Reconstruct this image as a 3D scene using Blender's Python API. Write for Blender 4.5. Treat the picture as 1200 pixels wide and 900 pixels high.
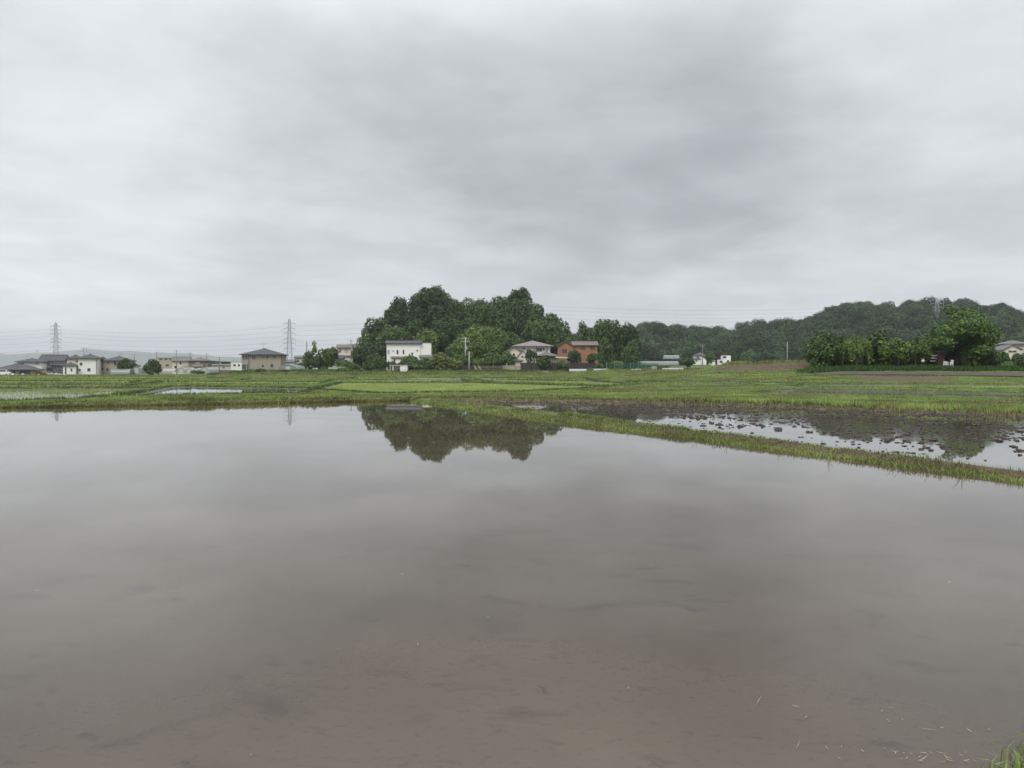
import bpy, math, random
import numpy as np
R = math.radians
for o in list(bpy.data.objects):
    bpy.data.objects.remove(o, do_unlink=True)
SC = bpy.context.scene
COL = SC.collection

# ------------------------------------------------------------------ camera
CAM_Z, FPX, HOR = 2.0, 900.0, 432.0          # eye height over the water, focal length and horizon row of the 1200 px photo
cam = bpy.data.cameras.new('camera')
cam.sensor_width = 36.0
cam.lens = 27.0
cam.clip_start = 0.1
cam.clip_end = 30000
camo = bpy.data.objects.new('camera', cam)
COL.objects.link(camo)
camo.location = (0, 0, CAM_Z)
camo.rotation_euler = (R(90 - 1.146), 0, 0)
SC.camera = camo

# ------------------------------------------------------------------ overcast sky
SUN_EL, SUN_AZ = 52.0, 205.0                  # behind the camera, a little to its left
w = bpy.data.worlds.new('World')
SC.world = w
w.use_nodes = True
nt = w.node_tree
nt.nodes.clear()
L = nt.links.new
def wn(kind, **kw):
    n = nt.nodes.new(kind)
    for k, v in kw.items():
        setattr(n, k, v)
    return n
def wmath(op, a, b=None, c=None):
    n = wn('ShaderNodeMath', operation=op)
    for i, v in enumerate((a, b, c)):
        if v is None: continue
        if isinstance(v, (int, float)): n.inputs[i].default_value = v
        else: L(v, n.inputs[i])
    return n.outputs[0]
def wvec(op, a, b):
    n = wn('ShaderNodeVectorMath', operation=op)
    for i, v in enumerate((a, b)):
        if isinstance(v, (tuple, list)): n.inputs[i].default_value = v
        else: L(v, n.inputs[i])
    return n
sky = wn('ShaderNodeTexSky', sky_type='NISHITA')
sky.sun_disc = False
sky.sun_elevation = R(SUN_EL)
sky.sun_rotation = R(SUN_AZ)
sky.air_density = 1.0; sky.dust_density = 3.0
tc = wn('ShaderNodeTexCoord')
dirn = wvec('NORMALIZE', tc.outputs['Generated'], (0, 0, 0)).outputs[0]
sep = wn('ShaderNodeSeparateXYZ'); L(dirn, sep.inputs[0])
zc = wmath('MAXIMUM', sep.outputs[2], 0.0)
den = wmath('ADD', zc, 0.10)
px_ = wmath('DIVIDE', sep.outputs[0], den)
py_ = wmath('DIVIDE', sep.outputs[1], den)
cmb = wn('ShaderNodeCombineXYZ'); L(px_, cmb.inputs[0]); L(py_, cmb.inputs[1])
n1 = wn('ShaderNodeTexNoise'); L(cmb.outputs[0], n1.inputs['Vector'])
n1.inputs['Scale'].default_value = 0.55; n1.inputs['Detail'].default_value = 5; n1.inputs['Roughness'].default_value = 0.5
n1.inputs['Distortion'].default_value = 0.6
n2 = wn('ShaderNodeTexNoise'); L(cmb.outputs[0], n2.inputs['Vector'])
n2.inputs['Scale'].default_value = 1.9; n2.inputs['Detail'].default_value = 6; n2.inputs['Roughness'].default_value = 0.55
n2.inputs['Distortion'].default_value = 0.4
ramp = wn('ShaderNodeValToRGB'); L(zc, ramp.inputs[0])
ramp.color_ramp.interpolation = 'B_SPLINE'
els = ramp.color_ramp.elements
stops = [(0.0, .74), (.04, .73), (.08, .68), (.13, .60), (.2, .535), (.30, .53), (.42, .57), (.56, 1.4), (.75, 2.6), (1.0, 3.1)]
els[0].position, els[1].position = stops[0][0], stops[-1][0]
els[0].color = (stops[0][1],) * 3 + (1,); els[1].color = (stops[-1][1],) * 3 + (1,)
for p, v in stops[1:-1]:
    e = els.new(p); e.color = (v, v, v, 1)
base = ramp.outputs[0]
# broad lighter and darker parts of the cloud deck, each in its own direction of the sky
dst = wvec('MULTIPLY', dirn, (1, 1, 2.0)).outputs[0]
wn3 = wn('ShaderNodeTexNoise'); L(dst, wn3.inputs['Vector']); wn3.inputs['Scale'].default_value = 3.2; wn3.inputs['Detail'].default_value = 5; wn3.inputs['Roughness'].default_value = .55
wn4 = wn('ShaderNodeTexNoise'); L(dst, wn4.inputs['Vector']); wn4.inputs['Scale'].default_value = 7.5; wn4.inputs['Detail'].default_value = 6; wn4.inputs['Roughness'].default_value = .55; wn4.inputs['Distortion'].default_value = .5
warp = wvec('SUBTRACT', wn3.outputs['Color'], (.5, .5, .5)).outputs[0]
warp2 = wvec('MULTIPLY', warp, (.75, .5, .42)).outputs[0]
dirw = wvec('ADD', dirn, warp2).outputs[0]
tot = None
for (px, py, wd, amp) in [(10, 250, .42, .12), (60, 20, .55, .09), (470, 140, .34, -.07), (690, 200, .50, -.085), (900, 260, .50, -.065),
                          (230, 165, .24, -.05), (1200, 60, .42, .13), (540, -10, .40, .08), (860, 380, .20, .10), (480, 300, .22, .06)]:
    v = np.array([(px - 600) / FPX, 1, (HOR - py) / FPX]); v /= np.linalg.norm(v)
    dist = wvec('DISTANCE', dirw, tuple(v)).outputs['Value']
    mr = wn('ShaderNodeMapRange', interpolation_type='SMOOTHERSTEP')
    L(dist, mr.inputs[0])
    mr.inputs[1].default_value = 0; mr.inputs[2].default_value = wd; mr.inputs[3].default_value = amp; mr.inputs[4].default_value = 0
    tot = mr.outputs[0] if tot is None else wmath('ADD', tot, mr.outputs[0])
nz = wmath('MULTIPLY', wmath('SUBTRACT', n1.outputs['Fac'], .5), .16)
n5 = wn('ShaderNodeTexNoise'); L(cmb.outputs[0], n5.inputs['Vector'])
n5.inputs['Scale'].default_value = 1.15; n5.inputs['Detail'].default_value = 9; n5.inputs['Roughness'].default_value = .58; n5.inputs['Distortion'].default_value = .25
m5 = wn('ShaderNodeMapRange', interpolation_type='SMOOTHSTEP'); L(n5.outputs['Fac'], m5.inputs[0])
for i_, v_ in zip((1, 2, 3, 4), (.38, .62, -.040, .044)): m5.inputs[i_].default_value = v_
nz3 = wmath('MULTIPLY', wmath('SUBTRACT', wn4.outputs['Fac'], .5), .08)
nz2 = wmath('MULTIPLY', wmath('SUBTRACT', n2.outputs['Fac'], .5), .13)
val = wmath('ADD', wmath('ADD', base, tot), wmath('ADD', wmath('ADD', wmath('ADD', nz, nz3), nz2), m5.outputs[0]))
tint = wn('ShaderNodeMix', data_type='RGBA')
tr = wn('ShaderNodeMapRange'); L(val, tr.inputs[0]); tr.inputs[1].default_value = .33; tr.inputs[2].default_value = .62
L(tr.outputs[0], tint.inputs['Factor'])
tint.inputs['A'].default_value = (.945, .995, 1.045, 1)
tint.inputs['B'].default_value = (.958, 1.0, 1.036, 1)
cl = wvec('SCALE', tint.outputs['Result'], (0, 0, 0)); L(wmath('MULTIPLY', val, 8.5), cl.inputs['Scale'])
mixs = wn('ShaderNodeMix', data_type='RGBA'); mixs.inputs['Factor'].default_value = .96
L(sky.outputs[0], mixs.inputs['A']); L(cl.outputs[0], mixs.inputs['B'])
bg = wn('ShaderNodeBackground'); bg.inputs['Strength'].default_value = 0.1
L(mixs.outputs['Result'], bg.inputs['Color'])
wo = wn('ShaderNodeOutputWorld'); L(bg.outputs[0], wo.inputs['Surface'])

# ------------------------------------------------------------------ veiled sun
sun = bpy.data.lights.new('sun', 'SUN')
sun.energy = 1.5; sun.angle = R(25); sun.color = (1, .975, .94)
suno = bpy.data.objects.new('sun', sun); COL.objects.link(suno)
suno.rotation_euler = (R(90 - SUN_EL), 0, R(180 - SUN_AZ))

SC.view_settings.view_transform = 'Standard'
SC.view_settings.look = 'None'
SC.view_settings.gamma = 1
SC.view_settings.exposure = 0.50
SC.view_settings.use_curve_mapping = False
SC.render.engine = 'CYCLES'
cy = SC.cycles
cy.use_denoising = True
cy.max_bounces = 6; cy.diffuse_bounces = 2; cy.glossy_bounces = 2; cy.transmission_bounces = 3; cy.transparent_max_bounces = 8
cy.volume_bounces = 0
cy.use_adaptive_sampling = True; cy.adaptive_threshold = 0.015

# ------------------------------------------------------------------ helpers
rng = np.random.default_rng(7)
random.seed(7)
def ss(a, b, x):
    t = np.clip((x - a) / (b - a), 0, 1)
    return t * t * (3 - 2 * t)
def vnoise(x, y, s, seed=0):                   # value noise, numpy
    x = np.asarray(x, float) / s; y = np.asarray(y, float) / s
    xi = np.floor(x).astype(np.int64); yi = np.floor(y).astype(np.int64)
    fx = x - xi; fy = y - yi
    fx = fx * fx * (3 - 2 * fx); fy = fy * fy * (3 - 2 * fy)
    def h(a, b):
        n = (a * 374761393 + b * 668265263 + seed * 1442695041) & 0x7fffffff
        n = ((n ^ (n >> 13)) * 1274126177) & 0x7fffffff
        n = n ^ (n >> 16)
        return (n & 0xffff) / 65535.0
    return (h(xi, yi) * (1 - fx) + h(xi + 1, yi) * fx) * (1 - fy) + (h(xi, yi + 1) * (1 - fx) + h(xi + 1, yi + 1) * fx) * fy
def tag(o, label=None, cat=None, group=None, kind=None):
    if label: o['label'] = label
    if cat: o['category'] = cat
    if group: o['group'] = group
    if kind: o['kind'] = kind
    return o
def empty(name, loc, rz=0):
    o = bpy.data.objects.new(name, None); COL.objects.link(o)
    o.location = loc; o.rotation_euler = (0, 0, rz); o.empty_display_size = .3
    return o
def mesh_np(name, V, F, mat, parent=None, smooth=False, attrs=None, loc=None):
    """V (n,3); F an int array (m,3) or (m,4), all faces alike"""
    V = np.ascontiguousarray(V, dtype=np.float32); F = np.ascontiguousarray(F, dtype=np.int32)
    me = bpy.data.meshes.new(name)
    k = F.shape[1]
    me.vertices.add(len(V)); me.vertices.foreach_set('co', V.ravel())
    me.loops.add(F.size); me.loops.foreach_set('vertex_index', F.ravel())
    me.polygons.add(len(F))
    me.polygons.foreach_set('loop_start', np.arange(0, F.size, k, dtype=np.int32))
    me.polygons.foreach_set('use_smooth', np.full(len(F), smooth, dtype=bool))
    for an, av in (attrs or {}).items():
        a = me.attributes.new(an, 'FLOAT', 'POINT'); a.data.foreach_set('value', np.ascontiguousarray(av, dtype=np.float32))
    me.update(calc_edges=True)
    me.materials.append(mat)
    o = bpy.data.objects.new(name, me); COL.objects.link(o)
    if parent is not None: o.parent = parent
    if loc is not None: o.location = loc
    return o
class MB:
    """collects polygons, links them as ONE mesh object"""
    def __init__(s): s.v = []; s.f = []
    def poly(s, pts):
        n = len(s.v); s.v += [tuple(p) for p in pts]; s.f.append(tuple(range(n, n + len(pts))))
    def box(s, x0, x1, y0, y1, z0, z1):
        n = len(s.v)
        s.v += [(x0, y0, z0), (x1, y0, z0), (x1, y1, z0), (x0, y1, z0), (x0, y0, z1), (x1, y0, z1), (x1, y1, z1), (x0, y1, z1)]
        s.f += [tuple(n + i for i in q) for q in ((0, 3, 2, 1), (4, 5, 6, 7), (0, 1, 5, 4), (1, 2, 6, 5), (2, 3, 7, 6), (3, 0, 4, 7))]
        return s
    def tube(s, p, q, r0, r1=None, n=6):
        r1 = r0 if r1 is None else r1
        p = np.array(p, float); q = np.array(q, float); d = q - p; d /= max(np.linalg.norm(d), 1e-9)
        a = np.cross(d, (0, 0, 1.0)) if abs(d[2]) < .9 else np.cross(d, (1.0, 0, 0)); a /= np.linalg.norm(a); b = np.cross(d, a)
        k = len(s.v)
        for c, r in ((p, r0), (q, r1)):
            for i in range(n):
                t = 2 * math.pi * i / n
                s.v.append(tuple(c + r * (math.cos(t) * a + math.sin(t) * b)))
        for i in range(n):
            j = (i + 1) % n
            s.f.append((k + i, k + j, k + n + j, k + n + i))
        s.f.append(tuple(k + i for i in reversed(range(n)))); s.f.append(tuple(k + n + i for i in range(n)))
        return s
    def path(s, pts, r, n=4):
        for a, b in zip(pts[:-1], pts[1:]): s.tube(a, b, r, r, n)
        return s
    def prism(s, prof, y0, y1):                 # profile in x,z pushed along y
        n = len(prof)
        k = len(s.v)
        s.v += [(x, y0, z) for x, z in prof] + [(x, y1, z) for x, z in prof]
        s.f.append(tuple(k + i for i in range(n))); s.f.append(tuple(k + n + i for i in reversed(range(n))))
        for i in range(n):
            j = (i + 1) % n
            s.f.append((k + j, k + i, k + n + i, k + n + j))
        return s
    def build(s, name, mat, parent=None, smooth=False):
        me = bpy.data.meshes.new(name); me.from_pydata(s.v, [], s.f); me.update()
        if smooth: me.polygons.foreach_set('use_smooth', [True] * len(me.polygons))
        me.materials.append(mat)
        o = bpy.data.objects.new(name, me); COL.objects.link(o)
        if parent is not None: o.parent = parent
        return o
def copy_tree(o, parent=None):
    c = o.copy(); COL.objects.link(c)
    if parent is not None: c.parent = parent
    for ch in list(o.children): copy_tree(ch, c)
    return c
def W(px, D): return (px - 600) / FPX * D
def Z(py, D): return CAM_Z + (HOR - py) / FPX * D

# ------------------------------------------------------------------ materials
MATS = {}
def mat(name, col, rough=.8, var=.25, scale=1.5, metal=0, spec=.3, bump=0, col2=None, stretch=(1, 1, 1)):
    if name in MATS: return MATS[name]
    m = bpy.data.materials.new(name); m.use_nodes = True
    t = m.node_tree; b = t.nodes['Principled BSDF']
    co = t.nodes.new('ShaderNodeTexCoord'); mp = t.nodes.new('ShaderNodeMapping'); mp.inputs['Scale'].default_value = stretch
    t.links.new(co.outputs['Object'], mp.inputs[0])
    n = t.nodes.new('ShaderNodeTexNoise'); n.inputs['Scale'].default_value = scale; n.inputs['Detail'].default_value = 5
    t.links.new(mp.outputs[0], n.inputs['Vector'])
    mx = t.nodes.new('ShaderNodeMix'); mx.data_type = 'RGBA'
    c = np.array(col[:3])
    mx.inputs['A'].default_value = tuple(c * (1 - var)) + (1,)
    mx.inputs['B'].default_value = tuple(np.minimum(c * (1 + var), .9)) + (1,) if col2 is None else tuple(col2) + (1,)
    t.links.new(n.outputs['Fac'], mx.inputs['Factor']); t.links.new(mx.outputs['Result'], b.inputs['Base Color'])
    b.inputs['Roughness'].default_value = rough; b.inputs['Metallic'].default_value = metal
    b.inputs['Specular IOR Level'].default_value = spec
    if bump:
        bp = t.nodes.new('ShaderNodeBump'); bp.inputs['Strength'].default_value = bump; bp.inputs['Distance'].default_value = .05
        t.links.new(n.outputs['Fac'], bp.inputs['Height']); t.links.new(bp.outputs[0], b.inputs['Normal'])
    MATS[name] = m
    return m
def leafmat(name, cols, rough=.6, trans=.0, objvar=.25, spec=.25, nscale=.35, tone=False):
    """each leaf or blade takes its own tone from a ramp; each plant shifts a little as a whole"""
    if name in MATS: return MATS[name]
    m = bpy.data.materials.new(name); m.use_nodes = True
    t = m.node_tree; b = t.nodes['Principled BSDF']; out = t.nodes['Material Output']
    g = t.nodes.new('ShaderNodeNewGeometry'); oi = t.nodes.new('ShaderNodeObjectInfo')
    r = t.nodes.new('ShaderNodeValToRGB'); t.links.new(g.outputs['Random Per Island'], r.inputs[0])
    e = r.color_ramp.elements
    e[0].position, e[1].position = cols[0][0], cols[-1][0]
    e[0].color = cols[0][1] + (1,); e[1].color = cols[-1][1] + (1,)
    for p, c in cols[1:-1]:
        k = e.new(p); k.color = c + (1,)
    mr = t.nodes.new('ShaderNodeMapRange'); t.links.new(oi.outputs['Random'], mr.inputs[0])
    mr.inputs[3].default_value = 1 - objvar; mr.inputs[4].default_value = 1 + objvar
    # patches of one tone, a few metres across
    co = t.nodes.new('ShaderNodeTexCoord'); nz = t.nodes.new('ShaderNodeTexNoise'); nz.inputs['Scale'].default_value = nscale; nz.inputs['Detail'].default_value = 3
    t.links.new(co.outputs['Object'], nz.inputs['Vector'])
    m2 = t.nodes.new('ShaderNodeMapRange'); t.links.new(nz.outputs['Fac'], m2.inputs[0]); m2.inputs[1].default_value = .3; m2.inputs[2].default_value = .7
    m2.inputs[3].default_value = .68; m2.inputs[4].default_value = 1.35
    mm = t.nodes.new('ShaderNodeMath'); mm.operation = 'MULTIPLY'; t.links.new(mr.outputs[0], mm.inputs[0]); t.links.new(m2.outputs[0], mm.inputs[1])
    if tone:
        ta = t.nodes.new('ShaderNodeAttribute'); ta.attribute_name = 'tone'
        m3 = t.nodes.new('ShaderNodeMath'); m3.operation = 'MULTIPLY'; t.links.new(mm.outputs[0], m3.inputs[0]); t.links.new(ta.outputs['Fac'], m3.inputs[1]); mm = m3
    sc = t.nodes.new('ShaderNodeVectorMath'); sc.operation = 'SCALE'; t.links.new(r.outputs[0], sc.inputs[0]); t.links.new(mm.outputs[0], sc.inputs['Scale'])
    t.links.new(sc.outputs[0], b.inputs['Base Color'])
    b.inputs['Roughness'].default_value = rough; b.inputs['Specular IOR Level'].default_value = spec
    if trans:
        tl = t.nodes.new('ShaderNodeBsdfTranslucent'); t.links.new(sc.outputs[0], tl.inputs['Color'])
        mx = t.nodes.new('ShaderNodeMixShader'); mx.inputs[0].default_value = trans
        t.links.new(b.outputs[0], mx.inputs[1]); t.links.new(tl.outputs[0], mx.inputs[2]); t.links.new(mx.outputs[0], out.inputs['Surface'])
    MATS[name] = m
    return m
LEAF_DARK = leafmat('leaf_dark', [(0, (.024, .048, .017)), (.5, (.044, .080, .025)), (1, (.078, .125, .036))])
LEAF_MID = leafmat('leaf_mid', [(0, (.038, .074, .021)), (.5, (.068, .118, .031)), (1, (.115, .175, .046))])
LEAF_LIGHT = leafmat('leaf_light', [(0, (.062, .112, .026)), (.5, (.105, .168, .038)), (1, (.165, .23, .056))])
LEAF_YELLOW = leafmat('leaf_yellow', [(0, (.075, .100, .025)), (.5, (.125, .150, .040)), (1, (.18, .20, .06))])
LEAF_FAR = leafmat('leaf_far', [(0, (.032, .066, .026)), (.6, (.050, .092, .034)), (1, (.075, .120, .040))], nscale=.13, tone=True)
LEAF_CHERRY = leafmat('leaf_cherry', [(0, (.036, .072, .016)), (.5, (.062, .112, .026)), (1, (.105, .165, .042))])
GRASS = leafmat('grass_blade', [(0, (.092, .124, .032)), (.35, (.165, .205, .055)), (.65, (.230, .268, .088)), (.84, (.25, .23, .10)), (1, (.28, .215, .12))], trans=.25)
GRASS_FRESH = leafmat('grass_fresh', [(0, (.108, .170, .036)), (.5, (.190, .268, .066)), (.9, (.265, .335, .098)), (1, (.26, .25, .11))], trans=.25)
GRASS_DARK = leafmat('grass_deep', [(0, (.024, .055, .012)), (.5, (.045, .092, .02)), (1, (.075, .135, .03))], trans=.2)
GRASS_DRY = leafmat('grass_dry', [(0, (.085, .055, .028)), (.5, (.16, .11, .055)), (.75, (.21, .165, .08)), (1, (.13, .15, .045))], trans=.15)
RICE = leafmat('rice_blade', [(0, (.25, .34, .085)), (.5, (.34, .43, .13)), (1, (.44, .53, .19))], trans=.42, objvar=.08)
BARK = mat('bark', (.06, .048, .035), .9, .5, 3, bump=.5, stretch=(1, 1, .2))

# ------------------------------------------------------------------ lie of the land
def gz(x, y):
    x = np.asarray(x, float); y = np.asarray(y, float)
    t = np.clip((y - 45) / 55, 0, 1) ** 1.2
    right = 1.4 * t * ss(8, 34, x + (y - 45) * .06)
    vil = 1.1 * ss(180, 200, y) * ss(-82, -62, x) * (1 - ss(90, 130, x))
    left = -.28 * ss(140, 225, y) * (1 - ss(-84, -66, x))
    z = .15 + np.maximum(right, vil) + left
    z = z + 1.15 * np.exp(-((y - 111) / 3.6) ** 2) * ss(24, 33, x) * (1 - ss(42, 47, x))       # bank of dug soil
    z = z + 2.6 * ss(115, 330, y) * ss(40, 110, x)                                              # foot of the wooded ridge
    if LANE is not None:                        # step up to the lane on the right
        z = z + .28 * ss(-1.3, .9, y - np.interp(x, LANE[:, 0][::LANE_ORD], LANE[:, 1][::LANE_ORD])) * ss(35, 40, x) * (1 - ss(112, 130, y))
    return z
LANE = None
def mound(x, y):                                # the hill behind the village
    return 12.5 * np.exp(-(((x + 15) / 29) ** 2 + ((y - 277) / 27) ** 2)) + 3.5 * np.exp(-(((x - 24) / 16) ** 2 + ((y - 262) / 22) ** 2))
_Y = np.concatenate([np.arange(8, 60, .25), np.arange(60, 420, .5)])
def hit(px, py):
    """where the line of sight through a photo pixel meets the land"""
    zr = CAM_Z + (HOR - py) / FPX * _Y; xs = (px - 600) / FPX * _Y
    b = np.nonzero(zr <= gz(xs, _Y))[0]
    i = b[0] if len(b) else len(_Y) - 1
    return (xs[i], _Y[i])
# flooded fields in the foreground, corners on the ground in metres
MAIN = np.array([(-6.3, 47.4), (9.07, 13.6), (10.95, 9.3), (2.3, 3.75), (-31, -17.7), (-55.5, 26.4), (-26, 39.0)])
u = np.array((15.37, -33.8)); u /= np.linalg.norm(u); nrm = np.array((-u[1], u[0]))
LV = 1.65                                       # width of the bank between the two flooded fields
A0 = np.array((-6.3, 47.4)) + nrm * LV; A1 = np.array((10.95, 9.3)) + nrm * .6
PLOW = np.array([tuple(A0 + u * .5), (2.0, 45.8), (13.0, 40.0), (21.2, 31.4), (30, 23), (22, 8), tuple(A1)])
def poly_sd(x, y, P):
    """distance to the polygon's edge, negative inside"""
    x = np.asarray(x, float); y = np.asarray(y, float)
    d = np.full(x.shape, 1e9); ins = np.zeros(x.shape, bool)
    for i in range(len(P)):
        a = P[i]; b = P[(i + 1) % len(P)]
        e = b - a; wx = x - a[0]; wy = y - a[1]
        t = np.clip((wx * e[0] + wy * e[1]) / (e @ e), 0, 1)
        d = np.minimum(d, (wx - e[0] * t) ** 2 + (wy - e[1] * t) ** 2)
        c = (a[1] > y) != (b[1] > y)
        with np.errstate(divide='ignore', invalid='ignore'):
            xi = (b[0] - a[0]) * (y - a[1]) / (b[1] - a[1]) + a[0]
        ins ^= c & (x < xi)
    return np.where(ins, -1, 1) * np.sqrt(d)
#  kind, crop spacing, corners seen in the photo
FIELDS_PX = [
    ('sparse', [(-330, 477), (90, 468.5), (196, 455.6), (-330, 457.5)]),
    ('rows', [(-330, 454.6), (140, 454.0), (158, 451.6), (-330, 451.4)]),
    ('bare', [(150, 464.5), (350, 460.8), (366, 456), (206, 453.6)]),
    ('rice', [(372, 457), (445, 462.0), (620, 459.2), (712, 454.2), (560, 449.6), (402, 449.4)]),
    ('rice', [(580, 449.0), (716, 453.2), (748, 451.4), (690, 446.4), (560, 446.2)]),
    ('rice', [(384, 448.0), (548, 448.2), (538, 445.8), (392, 446.0)]),
    ('rice', [(175, 450.4), (372, 450.8), (380, 448.4), (190, 448.2)]),
    ('rice', [(-330, 450.0), (150, 449.6), (160, 447.4), (-330, 447.2)]),
    ('rice', [(-330, 445.8), (280, 446.2), (290, 444.2), (-330, 443.8)]),
    ('rice', [(410, 445.4), (690, 445.0), (680, 443.2), (420, 443.5)]),
    ('rice', [(-330, 443.2), (240, 443.4), (250, 441.8), (-330, 441.6)]),
    ('bare', [(890, 460.5), (1300, 471), (1300, 463), (930, 456.8)]),
    ('rows', [(930, 455), (1300, 461.5), (1300, 451.2), (1070, 449.6), (945, 452)]),
    ('rice', [(742, 449.4), (905, 452.2), (935, 450), (800, 447.2)]),
]
FIELDS = []
for kind, pp in FIELDS_PX:
    P = np.array([hit(*p) for p in pp])
    lev = float(np.mean(gz(P[:, 0], P[:, 1])))
    FIELDS.append((kind, P, lev))
PATH = [hit(*p) for p in [(955, 439.2), (1040, 439.6), (1120, 440.2), (1210, 441.4), (1420, 446)]]
LANE = np.array(PATH); LANE_ORD = 1 if LANE[0, 0] < LANE[-1, 0] else -1
EARTH = np.array([hit(*p) for p in [(1000, 446.5), (1120, 447.0), (1105, 442.6), (1010, 441.8)]])
def path_d(x, y, pts):
    d = np.full(np.shape(x), 1e9)
    for a, b in zip(pts[:-1], pts[1:]):
        a = np.array(a); b = np.array(b); e = b - a
        t = np.clip(((x - a[0]) * e[0] + (y - a[1]) * e[1]) / (e @ e), 0, 1)
        d = np.minimum(d, np.hypot(x - a[0] - e[0] * t, y - a[1] - e[1] * t))
    return d
W_MAIN, W_PLOW = 0.0, 0.03
def land(x, y):
    """height, soil share (0 grass .. 1 bare), mud share, distance to nearest flooded field"""
    x = np.asarray(x, float); y = np.asarray(y, float)
    z = gz(x, y) + .05 * (vnoise(x, y, 1.7, 1) - .5) * ss(8, 30, y) + .12 * (vnoise(x, y, 9, 2) - .5) * ss(40, 70, y)
    soil = np.full(x.shape, .30) + .9 * (vnoise(x, y, 5, 3) - .55)
    mud = np.zeros(x.shape)
    near = np.full(x.shape, 1e9)
    for kind, P, lev in FIELDS:
        c = P.mean(0)
        m = np.hypot(x - c[0], y - c[1]) < 110
        if not m.any(): continue
        sd = poly_sd(x[m], y[m], P)
        wl = np.clip(c[1] / 110, .55, 1.3)
        n = vnoise(x[m], y[m], .8, 5)
        zm = z[m]
        rim = lev + (.05 + .07 * n) * (1 - ss(.5 * wl, 1.4 * wl, np.abs(sd - .5 * wl)))
        zm = np.where((sd > 0) & (sd < 1.8 * wl), np.maximum(zm, rim), zm)
        inside = lev - .16 + .05 * (n - .5)
        zm = np.where(sd <= 0, inside + (zm - inside) * (1 - ss(0, .35, -sd)), zm)
        z[m] = zm
        soil[m] = np.where((sd > -.5) & (sd < .15), .42, soil[m])
        mud[m] = np.where(sd <= 0, 1, mud[m])
        near[m] = np.minimum(near[m], sd)
    sm = poly_sd(x, y, MAIN); sp = poly_sd(x, y, PLOW)
    n = vnoise(x, y, .6, 11); n2 = vnoise(x, y, 2.3, 12); n3 = vnoise(x, y, .22, 13)
    both = np.minimum(sm, sp)
    bank = .19 + .08 * (n - .5) + .07 * (n2 - .5)
    zb = bank * ss(-.05, .5, both)
    nearbank = (both > -.3) & (both < 2.6)
    z = np.where(nearbank & (both > 0), zb + (z - zb) * ss(1.5, 2.6, both), z)
    behind = (sm > 0) & (-.54 * x + .84 * y < 1.9)                     # the bank the photographer stands on
    z = np.where(behind, .62 * ss(0, 1.6, sm) + .05 * (n - .5), z)
    z = np.where(sm <= 0, -.14 * ss(0, .5, -sm) + .02 * (n - .5), z)
    # ploughed mud: bare and lumpy at the far side, a few clods standing out of the water at the near side
    far = -((x - A0[0]) * nrm[0] + (y - A0[1]) * nrm[1])               # minus distance from the near bank
    dn = -far
    dfar = path_d(x, y, [tuple(p) for p in PLOW[0:5]])
    rise = .048 * (1 - ss(0.2, 3.0, dfar + 2.4 * (n2 - .5) + 2.4 * (vnoise(x, y, 5.5, 14) - .5)))
    lump = (n3 * .55 + n * .45)
    zp = W_PLOW - .055 + rise + .11 * np.maximum(0, lump - .66) * (.35 + ss(1.0, 5, dn)) + .025 * (n2 - .5) * ss(1, 4, dn) + .03 * (n3 - .5)
    z = np.where(sp <= 0, np.minimum(zp, zp * ss(0, .5, -sp) + .05 * (1 - ss(0, .5, -sp))), z)
    mud = np.where((sm <= 0) | (sp <= 0), 1, mud)
    soil = np.where((both > 0) & (both < .35), .95, soil)
    near = np.minimum(near, both)
    bank_red = ss(24, 33, x) * (1 - ss(42, 47, x)) * ss(105, 107, y) * (1 - ss(109.6, 110.8, y))
    soil = np.maximum(soil, bank_red * 1.2)
    soil = np.maximum(soil, 1.1 * (poly_sd(x, y, EARTH) < .3))
    return z, np.clip(soil, 0, 1), mud, near

def polar_grid(angs, dist):
    A, D_ = np.meshgrid(angs, dist)
    return np.tan(A) * D_, D_
# ground: fine wedge towards the view, then outward to beyond the far mountains
dist = np.concatenate([np.arange(2.0, 9, .12), 9 * np.exp(np.arange(0, math.log(330 / 9), .0042)), 330 * np.exp(np.linspace(.03, math.log(9900 / 330), 60))])
angs = np.linspace(R(-40), R(40), 860)
X, Y = polar_grid(angs, dist)
zz, so, mu, _ = land(X.ravel(), Y.ravel())
nr, nc = X.shape
idx = np.arange(nr * nc).reshape(nr, nc)
F = np.stack([idx[:-1, :-1], idx[:-1, 1:], idx[1:, 1:], idx[1:, :-1]], -1).reshape(-1, 4)
gm = bpy.data.materials.new('land'); gm.use_nodes = True
t = gm.node_tree; b = t.nodes['Principled BSDF']
def tn(kind, **kw):
    n = t.nodes.new(kind)
    for k, v in kw.items(): setattr(n, k, v)
    return n
geo = tn('ShaderNodeNewGeometry')
def noise_of(scale, detail=5, stretch=None):
    n = tn('ShaderNodeTexNoise'); n.inputs['Scale'].default_value = scale; n.inputs['Detail'].default_value = detail
    if stretch:
        m = tn('ShaderNodeMapping'); m.inputs['Scale'].default_value = stretch
        t.links.new(geo.outputs['Position'], m.inputs[0]); t.links.new(m.outputs[0], n.inputs['Vector'])
    else: t.links.new(geo.outputs['Position'], n.inputs['Vector'])
    return n.outputs['Fac']
def ramp_of(fac, cols):
    r = tn('ShaderNodeValToRGB'); t.links.new(fac, r.inputs[0]); e = r.color_ramp.elements
    e[0].position, e[1].position = cols[0][0], cols[-1][0]; e[0].color = cols[0][1] + (1,); e[1].color = cols[-1][1] + (1,)
    for p, c in cols[1:-1]:
        k = e.new(p); k.color = c + (1,)
    return r.outputs[0]
def mixc(f, a, c):
    m = tn('ShaderNodeMix', data_type='RGBA'); t.links.new(f, m.inputs['Factor']); t.links.new(a, m.inputs['A']); t.links.new(c, m.inputs['B'])
    return m.outputs['Result']
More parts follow.
